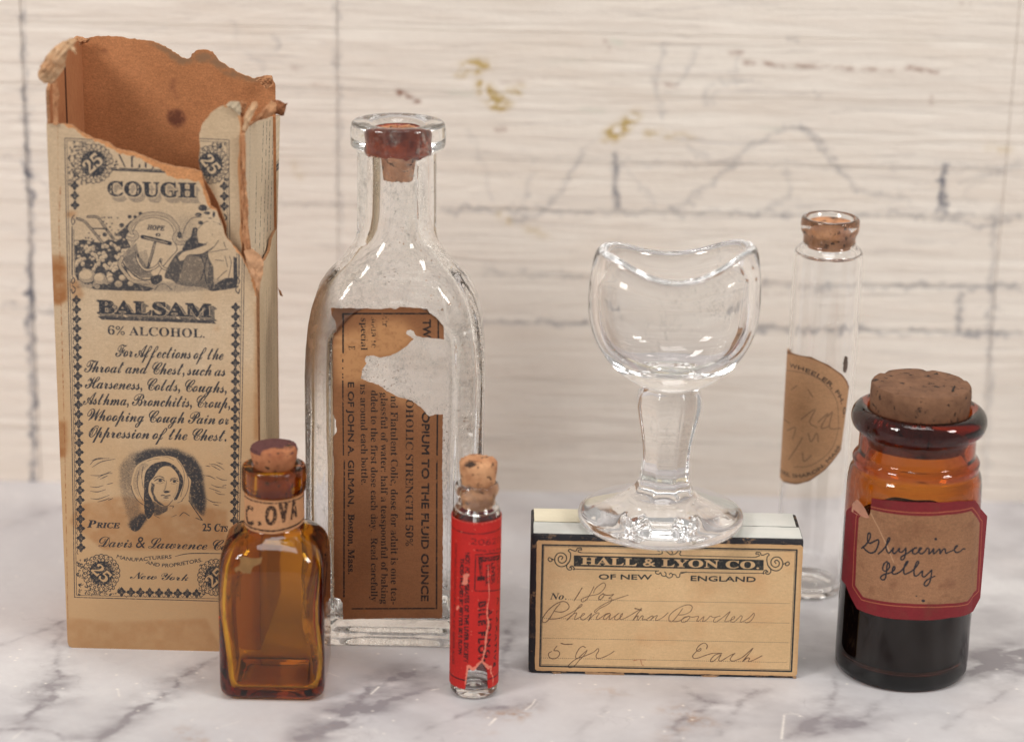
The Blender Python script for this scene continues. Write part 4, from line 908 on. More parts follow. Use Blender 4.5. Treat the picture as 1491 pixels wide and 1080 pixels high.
# ------------------------------------------------------------------ small paper box with the handwritten label
def paperbox():
    X0, X1, Y0, Y1, H = 5.3, 68.2, 500.35, 517.6, 34.9
    root = thing('powder_paper_box', 'small old paper powder box with a cream label handwritten in ink', 'box', ((X0+X1)/2, (Y0+Y1)/2, 0))
    def bev(x0, x1, y0, y1, z0, z1, r):
        R = []
        hw, hd = (x1-x0)/2, (y1-y0)/2; cx, cyy = (x0+x1)/2, (y0+y1)/2
        for ins, z in ((r, z0), (r*.3, z0+r*.3), (0, z0+r), (0, z1-r), (r*.3, z1-r*.3), (r, z1)):
            p = rrect(hw-ins, hd-ins, .9, 120); R.append(np.stack([cx+p[:, 0], cyy+p[:, 1], np.full(120, z)], 1))
        return loft(R)
    m = mk('dark_wrap_paper'); t, N, L, P = nodes(m); c = ncoord(t)
    w = nmath(t, 'MULTIPLY', nramp(t, nnoise(t, c, 330, 5, .75), [(.56, 0), (.60, 1)]), nramp(t, nnoise(t, c, 60, 2, .5), [(.42, .15), (.6, 1)]))
    L.new(nmix(t, w, (.012, .011, .016), lin((150, 118, 88))), P.inputs['Base Color']); P.inputs['Roughness'].default_value = .6; nbump(t, nnoise(t, c, 500, 4), .0001, 1, P.inputs['Normal'])
    V, F = bev(X0, X1, Y0, Y1, 0, H, .55); V = np.array(V); V[:, 0] += .12*np.sin(V[:, 2]*.3); put(obj('body', V, F, m, sharp=40), root)
    # front label
    Y = Y0-.13; f = on_wall(Y); A = Art(X0-.5, -.5, X1+.5, H+.5, 24, f, ss=2)
    h = lambda p: Z(760, 700, 3.467, p); q = lambda p: Z(780, 840, 7.717, p); e = lambda p: Z(940, 860, 6.483, p)
    L_ = A.line; fr = [(105,322),(1388,348),(1360,960),(90,933),(105,322)]
    L_(h(fr), 2.5, jit=.12)
    L_(h([(112,330),(1380,356),(1352,952),(97,925),(112,330)]), .5)
    A.fill(h([(262,375),(1220,398),(1220,450),(262,430)]))
    for s in ('HALL & LYON CO.',): A.text(s, *h([(296,421),(1202,443)]), 11, 'B', val=0, bold=.32)
    A.text('OF NEW', *h([(385,495),(655,497)]), 7.6, 'N', bold=.35); A.text('ENGLAND', *h([(847,503),(1182,509)]), 7.8, 'N', bold=.35)
    c_ = lambda p, wd=1.3: A.line(h(p), wd, sm=6)
    for sx in (1, -1):       # the same cartouche curls at both ends
        fx = (lambda x: x) if sx > 0 else (lambda x: 1482-x); dy = 0 if sx > 0 else 21
        M = lambda p: [(fx(x), y+dy) for x, y in p]
        c_(M([(200,395),(206,385),(196,378),(184,388),(186,406),(204,414),(222,402),(224,380),(208,364),(184,364),(168,382),(166,404),(178,424),(200,432),(224,424),(240,405),(246,380)]), 1.5)
        c_(M([(166,400),(150,392),(138,386),(132,396),(142,406),(152,402),(150,394)]), 1.4)
        c_(M([(246,380),(244,362),(234,352),(242,344),(262,352),(274,352),(280,340),(298,338),(300,348),(290,346),(284,356),(300,362)]), 1.4)
        c_(M([(240,405),(228,420),(226,436),(236,448),(250,446),(250,436),(240,438),(252,428),(264,440),(262,448)]), 1.4)
    A.line(h([(300,362),(690,370)]), 1.0); A.line(h([(800,376),(1182,385)]), 1.0); A.line(h([(258,444),(690,453)]), 1.0); A.line(h([(800,460),(1225,466)]), 1.0)
    c_([(690,370),(708,364),(704,350),(690,344),(684,350),(694,356)]); c_([(704,352),(722,350),(736,360),(752,372),(760,360),(752,350)]); c_([(760,372),(776,366),(790,352),(802,356),(796,368),(804,376)])
    c_([(690,453),(676,456),(676,466),(690,470),(700,462),(706,476),(722,480),(728,468),(720,458)]); c_([(726,478),(740,488),(756,484),(760,472),(750,464),(744,472)]); c_([(762,470),(776,474),(782,486),(796,482),(798,468),(812,464),(830,458)])
    def dots(p0, p1, n):
        for i in range(n): x = p0[0]+(p1[0]-p0[0])*i/n; y = p0[1]+(p1[1]-p0[1])*i/n; A.ell(h([(x, y)])[0], .62, .5, n=6)
    dots((235,598),(1358,618), 118); dots((105,692),(1356,717), 132); dots((108,792),(1350,815), 130); dots((100,892),(1342,915), 130)
    A.text('No.', *q([(165,248),(352,250)]), 9.5, 'I')
    pen = A.buf(); w = lambda fn, p, wd=1.25: A.line(fn(p), wd*.82, 1, pen, sm=6, jit=.25)
    w(q, [(520,120),(475,195),(430,265)], 1.6)
    w(q, [(655,105),(625,165),(590,225),(555,265),(520,275),(512,252),(545,230),(620,205),(700,190),(760,140),(785,90),(765,62),(720,85),(670,130),(650,175)])
    w(q, [(760,182),(720,210),(708,242),(725,250),(755,225),(770,195),(752,184),(790,200),(830,200),(875,193)], 1.7)
    w(q, [(875,193),(850,215),(822,238),(852,240),(848,272),(800,310),(720,350),(672,392),(662,378),(720,330),(830,270),(930,235),(1040,200)])
    w(q, [(240,330),(200,390),(150,470),(110,505),(80,502),(76,470),(95,430),(150,360),(230,298),(300,272),(350,285),(376,330),(350,368),(290,390),(218,384)], 1.5); w(q, [(275,292),(240,335)])
    w(q, [(145,470),(200,470),(260,460),(330,435),(430,380),(505,330),(522,308),(508,306),(470,345),(420,415),(350,482),(400,432),(446,402),(462,404),(445,440),(438,475),(470,462),(525,432),(552,410),(530,408),(508,440),(512,470),(540,478),(590,442),(628,405),(612,448),(592,490),(640,432),(692,400),(712,408),(684,450),(690,476),(735,450),(790,412),(835,404),(790,420),(762,455),(772,474),(805,455),(842,415),(828,452),(834,474),(880,442),(935,405),(905,425),(886,462),(905,478),(940,462),(972,425),(975,405),(952,430),(950,466),(970,474),(1040,440),(1110,398),(1190,350),(1150,400),(1092,482),(1130,442),(1152,432),(1140,470),(1152,478),(1185,440),(1200,432),(1208,442),(1196,476),(1230,472),(1262,486)], 1.3)
    w(q, [(1115,350),(1150,358),(1190,375)], 2)
    w(e, [(5,270),(60,235),(70,245),(45,275),(85,240),(112,232),(95,262),(104,278),(160,250),(212,205)], 1.2)
    w(e, [(350,165),(310,220),(262,278),(235,290),(220,268),(228,228),(280,180),(350,142),(410,130),(440,150),(424,192),(370,220),(312,226)], 1.2)
    w(e, [(262,290),(310,285),(365,255),(402,240),(365,248),(336,280),(350,296),(385,285),(418,250),(404,236),(440,246),(500,240),(482,282),(510,276),(552,240),(540,284),(575,272),(612,236),(640,250),(705,234),(662,250),(640,284),(665,292),(735,244),(798,194),(765,248),(748,288),(785,282),(832,262),(842,240),(818,250),(804,284),(834,292),(876,255),(900,232),(912,248),(892,290),(925,284),(980,250),(1022,208),(1022,240),(992,282),(955,300),(938,290)], 1.15)
    w(q, [(240,770),(205,820),(250,826),(270,858),(245,898),(195,916),(152,895),(145,855),(180,832)], 1.5); w(q, [(285,740),(330,752),(410,750)], 1.9)
    w(q, [(560,790),(530,775),(490,800),(455,860),(450,903),(478,905),(530,860),(578,820),(540,880),(490,930),(430,1000),(375,1014),(370,988),(450,920),(560,880),(650,840),(698,800),(708,825),(680,872),(688,906),(740,905),(820,870),(882,830)], 1.4)
    w(e, [(575,545),(582,512),(552,490),(505,515),(480,555),(500,568),(522,556),(518,542),(482,568),(446,608),(456,634),(500,630),(560,608),(640,586),(722,590),(665,598),(622,636),(612,664),(645,658),(712,600),(690,648),(715,658),(790,612),(842,588),(822,606),(798,646),(822,660),(860,650),(920,620),(1012,540),(975,592),(918,662),(958,632),(982,636),(968,664),(1010,655),(1100,610)], 1.5)
    base = paper(A.h, A.w, 24, (214, 180, 136), 5, .03, .055)
    st = np.clip(fbm(A.h, A.w, 120, 160, 8, 4)-.5, 0, 1)*.9; base = mixc(base, st, (204, 150, 104))
    ed = A.buf(); A.line(h([(75,300),(1420,325),(1390,985),(65,955),(75,300)]), 9, 1, ed); base = mixc(base, blur(A.down(ed), 14)*.35, (176, 124, 80))
    sp_ = A.buf()
    for i in range(40): x, y = rng.uniform(90, 1370), rng.uniform(320, 950); A.ell(h([(x, y)])[0], rng.uniform(.3, .8), rng.uniform(.3, .7), 1, sp_, n=6)
    for p in ([(565,905),(590,900),(625,902)], [(600,905),(604,925),(612,930)]): A.line(h(p), 1.4, 1, sp_, jit=.7)
    base = mixc(base, A.down(sp_)*.6, (168, 100, 70))
    base = mixc(base, A.down(pen)*.82*(.75+.25*fbm(A.h, A.w, 20, 30, 4, 2)), (70, 50, 42))
    im = make_image('paper_box_print', finish(A, base, (36, 40, 44), .12))
    poly = f(h([(82,300),(1408,324),(1420,335),(1388,975),(1378,984),(75,956),(66,948),(74,308)]))
    poly = jag(poly, .05, .7, 2); V, F, uv, fm = slab(poly, lambda u, v, d: (u, Y+d, v), .12, box_uv(A))
    put(obj('front_label', V, F, None, uv=uv, smooth=False, mats=[printed('front_label_paper', im, rough=.7)]), root, 'cream front label with a black banner and pen handwriting')
    # papered top: blue strip along the front, cream and blue behind a dark gap
    yl = 508.1
    def sheet(name, mat, x0, x1, y0, y1, r=3):
        V, F, uv, fm = slab(jag([(x0, y0), (x1, y0), (x1, y1), (x0, y1)], .06, 1.0, r), lambda u, v, d: (u, v, H+.12-d), .11); put(obj(name, V, F, mat, smooth=False), root)
    blue = plain('pale_blue_paper', (222, 221, 214), .55, .08, 60, (200, 204, 198)); cream = plain('cream_paper', (230, 220, 194), .6, .06, 70)
    sheet('top_paper', blue, X0+.5, X1-.4, Y0+.75, yl, 3); sheet('top_paper', blue, 36, X1-1.0, yl+.45, Y1-.6, 4); sheet('top_paper', cream, X0+.6, 36, yl+.45, Y1-.6, 5)
    # worn beige patch where the wrap has rubbed off along the foot
    f2 = on_wall(Y0-.05); wp = plain('rubbed_card', (176, 140, 106), .85, .3, 500, bump=.0002)
    for pts, sd in (([(318,962),(420,966),(515,970),(518,985),(500,993),(330,988),(322,978)], 1), ([(150,962),(195,964),(200,972),(160,972)], 2), ([(905,980),(960,978),(1000,980),(960,990),(1000,996),(920,992)], 3), ([(1365,985),(1386,985),(1384,996),(1370,996)], 4)):
        V, F, uv, fm = slab(jag(f2(h(pts)), .1, .35, sd), lambda u, v, d: (u, Y0-.05+d, v), .05); put(obj('rubbed_patch', V, F, wp, smooth=False), root)
paperbox()

# ------------------------------------------------------------------ tall torn carton at the left
def carton():
    root = thing('cough_balsam_carton', 'tall torn cardboard carton with engraved printing and a ragged open top', 'carton', (-81, 526, 0))
    FL, FR, BL, BR = (-104.6, 509.3), (-58.4, 508.8), (-103.4, 544.0), (-57.4, 544.2)
    f = on_plane(FL, FR); A = Art(-1, -1, 47.5, 131, 19, f, ss=2); zf = lambda y, x=200: float(f([(x, y)])[0, 1])
    a = lambda p: Z(90, 180, 4.156, p); T = A.buf()                      # T: grey tone, turned into stipple at the end
    tone = lambda pts, v, fn=a, buf=None: A.fill(fn(pts), v, T if buf is None else buf)
    def rosette(B, c, r, ang, digits=('2', '5')):
        c = np.array(c, float); t = TH(96)
        def rp(rad, sc=0, k=22): return c+np.stack([np.cos(t)*(rad+sc*np.abs(np.sin(t*k/2))), np.sin(t)*(rad+sc*np.abs(np.sin(t*k/2)))], 1)
        B.fill(rp(r-1.2, 1.6), 1); B.fill(rp(r-2.2, 1.4), 0)
        for k in range(150): an = rng.uniform(0, 6.283); rr = rng.uniform(r-11, r-2.5); B.ell(c+rr*np.array([math.cos(an), math.sin(an)]), rng.uniform(.5, 1.1), .5, 1, rot=rng.uniform(0, 3), n=6)
        for k in range(22):
            an = k/22*6.283; p = c+np.array([math.cos(an), math.sin(an)])*(r-4.4); B.ell(p, 2.7, 1.9, 1, rot=an, n=10); B.ell(p, 1.5, .9, 0, rot=an, n=8)
            p = c+np.array([math.cos(an+.14), math.sin(an+.14)])*(r-8.2); B.ell(p, 1.9, 1.4, 1, rot=an, n=8); B.ell(p+np.array([.4, .2]), .8, .6, 0, n=6)
        B.fill(rp(r-11.5, 2.6, 26), 1)
        for k in range(90): rr = rng.uniform(0, 1)**.5*(r-11); an = rng.uniform(0, 6.283); B.ell(c+rr*np.array([math.cos(an), math.sin(an)]), .45, .45, 0, n=5)
        d = np.array([math.cos(ang), math.sin(ang)]); nrm = np.array([d[1], -d[0]]) if False else np.array([math.sin(ang), -math.cos(ang)])
        s = ''.join(digits); p0 = c-d*14.5-nrm*8.0; p1 = c+d*14.5-nrm*8.0
        B.text(s, p0, p1, 16.5, 'B', val=1, bold=.9); B.text(s, p0, p1, 16.5, 'B', val=0, bold=.25)
    def gem(B, p, r=6.6):
        t = np.arange(32)/32*6.283; rr = r*(.80+.20*np.cos(4*t))*(1+.09*np.cos(16*t)); p = np.array(p, float)
        B.fill(np.stack([p[0]+rr*np.cos(t), p[1]+rr*1.05*np.sin(t)], 1), 1)
        for k in range(8): B.ell(p+2.1*np.array([math.cos(k*.785), math.sin(k*.785)]), .38, .38, 0, n=5)
        B.ell(p, .6, .6, 0, n=6)
    def filigree(B, x0, y0, x1, y1, n, keep=None):
        for i in range(n):
            x, y = rng.uniform(x0, x1), rng.uniform(y0, y1)
            if keep and not keep(x, y): continue
            k = rng.uniform(0, 6.28); r = rng.uniform(1.2, 2.8); p = [(x+r*(1-j/8)*math.cos(k+j*.8), y+r*(1-j/8)*math.sin(k+j*.8)) for j in range(7)]; B.line(p, rng.uniform(.5, 1.3))
    # frame lines
    A.line([(94.3,201),(97,330),(100.5,480),(104.8,640),(108.6,869)], 1.0); A.line([(97.6,204),(100,330),(103.6,480),(107.6,640),(111.5,866)], .7)
    A.line([(94.3,201),(140,203.6)], 1.0); A.line([(97.6,204.4),(138,206.5)], .6)
    A.line([(108.6,869),(200,871.5),(330,875)], 1.1); A.line([(111.5,866),(330,871.5)], .6)
    A.line([(356,360),(355,430),(353,560),(350,700),(346,872)], .9); A.line([(352.8,372),(351.6,430),(349.8,560),(347,700),(343,872)], .7)
    # corners and rosettes
    filigree(A, 99, 206, 165, 272, 260, lambda x, y: (x-136)**2+(y-238)**2 > 28**2 and x < 128 and y < 268)
    filigree(A, 113, 812, 180, 866, 240, lambda x, y: (x-147)**2+(y-834)**2 > 27**2 and (x < 132 or y > 855))
    filigree(A, 290, 812, 341, 868, 160, lambda x, y: (x-314)**2+(y-840)**2 > 27**2 and y > 822)
    rosette(A, (136.3,238), 29, math.radians(-41)); rosette(A, (147.5,833.7), 27.5, math.radians(43)); rosette(A, (314.4,840), 27, math.radians(-43))
    for y in (270,284.5,298.5): gem(A, (108.6+(y-270)*.02,y))
    for i in range(27): y = 436.5+i*13.85; gem(A, (111.3+(y-436)*.0185, y)); A.line([(106.5+(y-436)*.0185,y+3),(105.3+(y-436)*.0185,y+7),(107+(y-436)*.0185,y+10)], .8)
    for i in range(25): y = 447+i*13.5; gem(A, (343.2-(y-447)*.006, y)); A.line([(348.6-(y-447)*.01,y+3),(349.8-(y-447)*.01,y+7)], .8)
    for i in range(9): gem(A, (177+i*13.65, 861.2+i*.32)); A.line([(181+i*13.65,866),(184+i*13.65,869),(187+i*13.65,866)], .7)
    # scrolls beside the picture
    for x0, s in ((105,1),(348,-1)):
        A.line([(x0+2*s,318),(x0+4*s,322),(x0+1*s,327),(x0-1*s,322),(x0,317),(x0+3*s,313)], 1.2, sm=5); A.line([(x0,330),(x0,400)], 1.6); A.line([(x0+2.4*s,334),(x0+3.4*s,400)], .6)
        A.line([(x0,402),(x0+4*s,407),(x0+1*s,413),(x0-1*s,408),(x0+2*s,404)], 1.2, sm=5); A.line([(x0+1*s,416),(x0+5*s,421),(x0+1*s,427),(x0-1*s,421)], 1.4, sm=5)
    # words
    tx = A.text
    tx("ALLEN'S", (163.5,244.4), (292,249.8), 18, 'B', bold=1.0); tx("ALLEN'S", (161.8,243.2), (290.3,248.6), 17.5, 'B', val=0, bold=.1)
    tx("ALLEN'S", (160.6,243.6), (289.2,249), 17.5, 'B', val=0)
    A.line([(164,247),(292,252.6)], 2.4)
    sh2 = A.buf(); s_ = 'COUGH'
    for k in range(6): tx(s_, (157.5+k*.8,287.6+k*1.1), (288+k*.8,290.2+k*1.1), 18, 'B', val=.42, buf=sh2, bold=.5)
    tx(s_, (156,284.6), (286.5,287.4), 19.5, 'B', val=0, buf=sh2, bold=2.4); T = np.maximum(T, sh2)
    tx(s_, (156,284.6), (286.5,287.4), 19.5, 'B', bold=.75)
    # slab ticks and inner bars that make the letters ornamental
    for i, (x, w) in enumerate([(160,1),(187,1),(216,1),(238,1),(270,1)]):
        A.line([(x-2,275.5),(x+2,275.5)], 1.2)
    for x in (161.5,188.5,201,218,241.5,252.5,272.5,284): A.line([(x,270.5),(x,274)], 1.3, 0); A.line([(x,277.5),(x,281)], 1.3, 0)
    sh3 = A.buf()
    for k in range(6): tx('BALSAM', (142+k*1.0,457+k*.7), (312+k*.9,463.5+k*.7), 17.5, 'B', val=.6, buf=sh3, bold=.6)
    A.fill([(142,460),(310,466),(315,471),(148,465)], .8, sh3); tx('BALSAM', (141,455.5), (308,461.4), 18, 'B', val=0, buf=sh3, bold=1.9); T = np.maximum(T, sh3)
    tx('BALSAM', (141,455.5), (308,461.4), 18, 'B', bold=1.15)
    tx('6% ALCOHOL.', (156,486.6), (299,491.4), 12.4, 'B')
    for s, p0, p1 in (('For Affections of the', (166,518.6), (325,523.6)), ('Throat and Chest, such as', (121,541.2), (328,547.4)), ('Harseness, Colds, Coughs,', (123.5,564.6), (330,571.8)),
                      ('Asthma, Bronchitis, Croup,', (121.5,588.2), (335,594)), ('Whooping Cough Pain or', (124,611.6), (333.5,617.8)), ('Oppression of the Chest.', (127,636), (329.7,642))):
        tx(s, p0, p1, 19, 'S', bold=.14, shear=.12)
    tx('PRICE', (128,767.4), (175,768.6), 11, 'I', small=(1,2,3,4), bold=.3); tx('25 CTS', (294.6,772.4), (332,773.4), 11, 'I', small=(4,5), bold=.3)
    tx('Davis & Lawrence Co', (141,795.4), (330,800.6), 17, 'S', shear=.15)
    tx('MANUFACTURERS', (168,812), (250,812), 5.6, 'N', curve=[(168.6,811.5),(185,815.5),(204,816.5),(225,814),(250,812.5)], shear=.12, bold=.12)
    tx('AND PROPRIETORS.', (212,820), (295,817), 5.6, 'N', curve=[(212,820),(230,824.2),(248,825),(270,821.5),(295,817)], shear=.12, bold=.12)
    A.line([(255,809.5),(270,806),(290,805),(330,805.5)], [.6,1.2,1.4,.8], sm=6); tx('New York', (190.4,842), (274,845), 11.5, 'S', shear=.1)
    # ---- the picture with the anchor
    v2 = lambda p: Z(100, 290, 7.715, p); v3 = lambda p: Z(220, 290, 7.715, p)
    soft = A.buf(); tone([(60,560),(330,520),(700,510),(830,540),(860,900),(90,900)], .20, a, soft); tone([(90,930),(400,960),(1080,930),(1050,1000),(700,1025),(400,1015),(110,1000)], .42, a, soft)
    tone([(700,560),(800,570),(820,700),(720,760)], .32, a, soft); soft = blur(soft, 16)
    tone([(65,470),(160,450),(300,480),(380,490),(480,430),(600,340),(700,240),(745,260),(640,420),(700,540),(600,560),(580,650),(640,760),(700,880),(760,950),(960,1000),(900,1030),(600,1025),(300,1012),(120,960),(75,850),(68,600)], .80, v2)
    for i in range(150):
        x, y = rng.uniform(80, 720), rng.uniform(430, 990)
        if x > 380+ (990-y)*.9 and y > 560: continue
        if y < 480 and x < 400: continue
        r = rng.uniform(11, 30)*(1.25 if y > 860 else 1); A.ell(v2([(x,y)])[0], r/7.7, r*.85/7.7, .12, T, rot=rng.uniform(0,3)); A.ell(v2([(x+r*.3,y+r*.35)])[0], r*.55/7.7, r*.4/7.7, .42, T)
    for c0, rx, ry in (((205,860),95,78),((350,890),72,66),((560,950),44,36),((695,945),34,30),((600,880),38,34),((470,900),36,34),((320,980),32,26)):
        A.ell(v2([c0])[0], rx/7.7+.5, ry/7.7+.5, 1, T); A.ell(v2([c0])[0], rx/7.7, ry/7.7, .40, T); A.ell(v2([(c0[0]-rx*.15,c0[1]-ry*.2)])[0], rx*.75/7.7, ry*.7/7.7, .14, T)
    for p in ([(95,215),(180,250),(260,340),(340,440),(385,495)], [(215,195),(320,200),(370,260),(440,360),(505,445)]):
        A.line(v2(p), 3.8, sm=6); A.line(v2(p), 1.5, .15, sm=6)
    A.line(v2([(270,328),(425,330)]), 1.8); A.line(v2([(60,462),(160,462)]), .8)
    for i in range(26): x, y = (rng.uniform(180,300), rng.uniform(370,480)) if i < 9 else (rng.uniform(340,620), rng.uniform(170,430)); A.ell(v2([(x,y)])[0], 1.4, 1.2, .85, T, n=7)
    for c0, r in (((685,195),24),((805,158),22),((595,292),30),((405,395),28),((745,195),20)): A.ell(v2([c0])[0], r/7.7, r/7.7*.9, .9, T, n=7)
    # shield and its scrolls
    shield = a([(430,655),(455,600),(510,572),(570,566),(640,590),(678,640),(676,700),(700,760),(660,810),(610,870),(565,935),(480,945),(400,885),(360,820),(400,760),(455,690)])
    A.fill(cr(shield, 5, True), 1, T); A.fill(cr(np.array(shield)*.97+np.array([226.5,346])*.03, 5, True), .10, T)
    A.fill(a([(365,820),(400,765),(450,720),(470,800),(540,900),(560,930),(480,935),(405,880)]), .50, T)
    for k in range(16): A.line(a([(372+k*9,810-k*3),(440+k*7,925-k*2)]), .55, 1, T)
    for p in ([(425,660),(410,630),(440,590),(500,552),(570,545),(640,562),(690,610),(702,650),(680,690),(700,720),(740,720)], [(395,690),(430,700),(455,680),(440,655)], [(365,810),(350,850),(380,900),(430,950),(520,965)]):
        A.line(a(p), 5.6, 1, T, sm=6); A.line(a(p), 3.9, .08, T, sm=6); A.line(a(p), .5, .7, T, sm=6)
    tx('HOPE', (214.6,333.8), (239.5,335.6), 6.6, 'I', bold=.3)
    A.line(a([(488,684),(570,702),(655,724)]), 5.6); A.line(a([(500,688),(640,722)]), 1.0, .0); A.line(a([(565,712),(545,790),(522,868)]), 3.6); A.line(a([(563,725),(528,845)]), 1.0, 0); A.ell(a([(582,672)])[0], 3.6, 2.6); A.ell(a([(584,670)])[0], 1.4, 1.0, 0)
    for p in ([(452,782),(462,830),(490,872),(520,884),(560,872),(590,845),(600,822)], [(590,840),(610,870),(650,882),(685,862),(694,830)]): A.line(a(p), 4.2, 1, T, sm=6); A.line(a(p), 2.4, 0, T, sm=6)
    A.fill(a([(446,775),(470,800),(458,812)])); A.fill(a([(596,812),(604,838),(585,836)]))
    # seated figure
    tn0 = lambda pts, v: A.fill(cr(v3(pts), 5, True), v, T)
    tn0([(150,860),(260,640),(380,560),(610,495),(640,620),(660,700),(705,950),(690,1030),(560,985),(330,965),(230,905)], .70); tn0([(0,870),(110,850),(120,920),(40,960),(0,930)], .85)
    for k in range(26): y = 630+k*14; A.line(v3([(270-k*4+120,y),(460,y+10+k),(640,y+42+k*2)]), .55, .18, T, sm=4)
    for p in ([(640,620),(600,760),(620,940)], [(560,640),(600,760),(560,900)]): A.line(v3(p), 1.6, 1, T, sm=5)
    tn0([(440,340),(520,325),(530,480),(640,500),(400,570),(350,560),(400,460)], .86)
    tn0([(520,335),(600,262),(680,228),(795,290),(845,430),(885,560),(935,680),(922,875),(840,885),(720,955),(702,760),(640,625),(700,560),(600,490),(530,470)], .10); A.line(v3([(530,470),(515,400),(525,335),(600,262),(680,232)]), .7, .9, T, sm=5)
    tone([(640,640),(700,760),(705,900),(660,900),(640,760)], .65, v3)
    for p in ([(690,395),(650,470),(620,490)], [(760,460),(700,540),(640,590)], [(630,600),(740,580),(860,560)], [(815,480),(840,545)], [(720,680),(820,690)], [(880,640),(900,720),(870,880)], [(830,640),(860,760)], [(740,900),(810,830),(850,800)], [(700,250),(740,260),(790,290)]): A.line(v3(p), .8, .85, T, sm=5)
    arm = v3([(730,420),(700,535),(570,612),(420,625),(375,680),(320,692),(300,650),(360,590),(500,552),(620,512),(680,400)]); A.fill(arm, 1, T); A.fill(np.array(arm)+[0,-.0], .05, T); A.line(list(arm)[1:9], .8, 1, T, sm=5)
    tn0([(345,440),(385,305),(460,212),(560,198),(575,262),(480,305),(445,420),(385,465)], .06); A.line(v3([(345,440),(385,305),(460,212),(570,200)]), .9, 1, T, sm=5)
    for i in range(70): x, y = rng.uniform(320, 470), rng.uniform(230, 460); A.ell(v3([(x,y)])[0], .35, .35, .8, T, n=5) if rng.random() < .5 else None
    tn0([(585,160),(640,110),(705,98),(752,140),(782,265),(700,248),(630,240),(590,205)], .04); A.line(v3([(585,160),(640,110),(705,98),(752,140),(782,265)]), .7, 1, T, sm=5)
    for c0, rx, ry, v in (((580,95),50,36,.85),((530,172),38,22,.95),((632,155),32,18,.8),((705,170),16,34,.9),((555,262),30,22,.8),((665,212),18,6,.7),((320,400),26,40,.75)): A.ell(v3([c0])[0], rx/7.7, ry/7.7, v, T)
    tone([(720,955),(830,885),(925,880),(925,640),(965,660),(972,900),(960,990),(850,1012),(690,1032)], .85, v3); tone([(60,960),(150,950),(240,1030),(40,1030)], .05, v3); A.line(v3([(40,1020),(90,960),(160,955),(240,1020)]), .8, 1, T, sm=4)
    # ---- the veiled head
    p4 = lambda p: Z(120, 640, 6.777, p); hl = A.buf()
    for pts, v in (([(350,440),(355,250),(470,120),(640,75),(800,62),(960,80),(1090,140),(1185,260),(1205,420),(1235,600),(1215,760),(1150,770),(1000,560),(560,560),(600,720),(520,860),(430,770)], .42), ([(960,130),(1100,180),(1185,330),(1210,600),(1195,745),(1080,620),(1060,420),(1000,260),(900,170)], .95), ([(520,160),(640,100),(950,95),(960,200),(800,170),(600,220),(520,260)], .85), ([(370,240),(500,170),(490,430),(380,460)], .48), ([(440,830),(600,720),(660,760),(540,905),(480,890)], .9)):
        A.fill(p4(pts), v, hl)
    hl = blur(hl, 19); T = np.maximum(T, hl); soft = np.maximum(soft*0, soft); T = np.maximum(T, soft)
    tn = lambda pts, v: A.fill(cr(p4(pts), 4, True), v, T)
    tn([(478,450),(510,300),(560,232),(680,178),(810,156),(925,180),(985,250),(1030,340),(1072,400),(1062,480),(1052,600),(1130,700),(1192,792),(1000,830),(760,830),(640,790),(600,640),(540,592),(495,510)], .05)
    tn([(545,270),(610,228),(650,262),(575,330),(545,470),(560,560),(515,500),(500,400)], .34)
    tn([(620,330),(680,250),(760,218),(840,218),(925,268),(985,360),(992,440),(955,540),(928,592),(905,585),(935,500),(957,420),(937,340),(882,275),(820,258),(760,285),(702,370),(662,420),(652,520),(690,600),(712,700),(650,780),(612,700),(608,480)], .95)
    tn([(650,740),(610,800),(570,875),(520,902),(480,872),(540,820)], .9)
    tn([(700,375),(760,290),(820,260),(880,278),(936,345),(952,420),(937,520),(892,592),(835,650),(780,642),(712,592),(682,500),(680,420)], .04)
    sf = A.buf(); A.fill(p4([(680,420),(715,440),(702,520),(745,600),(815,648),(770,648),(705,595),(672,500)]), .7, sf); A.fill(p4([(700,600),(770,652),(830,660),(850,640),(840,700),(760,745),(705,745),(690,650)]), .62, sf); A.fill(p4([(815,420),(825,440),(812,500),(800,500)]), .35, sf); A.fill(p4([(930,430),(950,430),(935,520),(900,580),(890,560),(920,500)]), .3, sf); A.fill(p4([(720,380),(810,375),(815,430),(730,425)]), .25, sf); T = np.maximum(T, blur(sf, 3))
    ln = lambda pts, w, v=.95: A.line(p4(pts), w, v, T, sm=5)
    ln([(702,385),(735,363),(775,362),(806,376)], 1.1, .8); ln([(868,390),(900,374),(940,388)], 1.0, .8); ln([(712,405),(745,385),(785,386),(812,404)], 1.2); ln([(866,405),(900,390),(945,408)], 1.2)
    A.ell(p4([(768,402)])[0], 2.6, 2.0, 1, T); A.ell(p4([(908,410)])[0], 2.5, 1.9, 1, T); A.ell(p4([(741,408)])[0], 1.1, .8, .0, T); A.ell(p4([(884,414)])[0], .9, .6, .0, T); ln([(725,425),(765,432),(800,420)], .5, .6); ln([(875,430),(905,434),(935,424)], .5, .6)
    ln([(830,400),(826,450),(814,490),(800,505),(812,520),(835,522),(862,512),(862,498)], .7, .6); A.ell(p4([(832,512)])[0], 4.0, 1.7, .85, T)
    ln([(776,548),(800,546),(822,552),(866,547)], 1.3); A.ell(p4([(825,570)])[0], 4.2, 1.2, .55, T); ln([(800,600),(825,596),(850,600)], .6, .4); ln([(712,592),(780,642),(835,652),(892,594)], .8, .8)
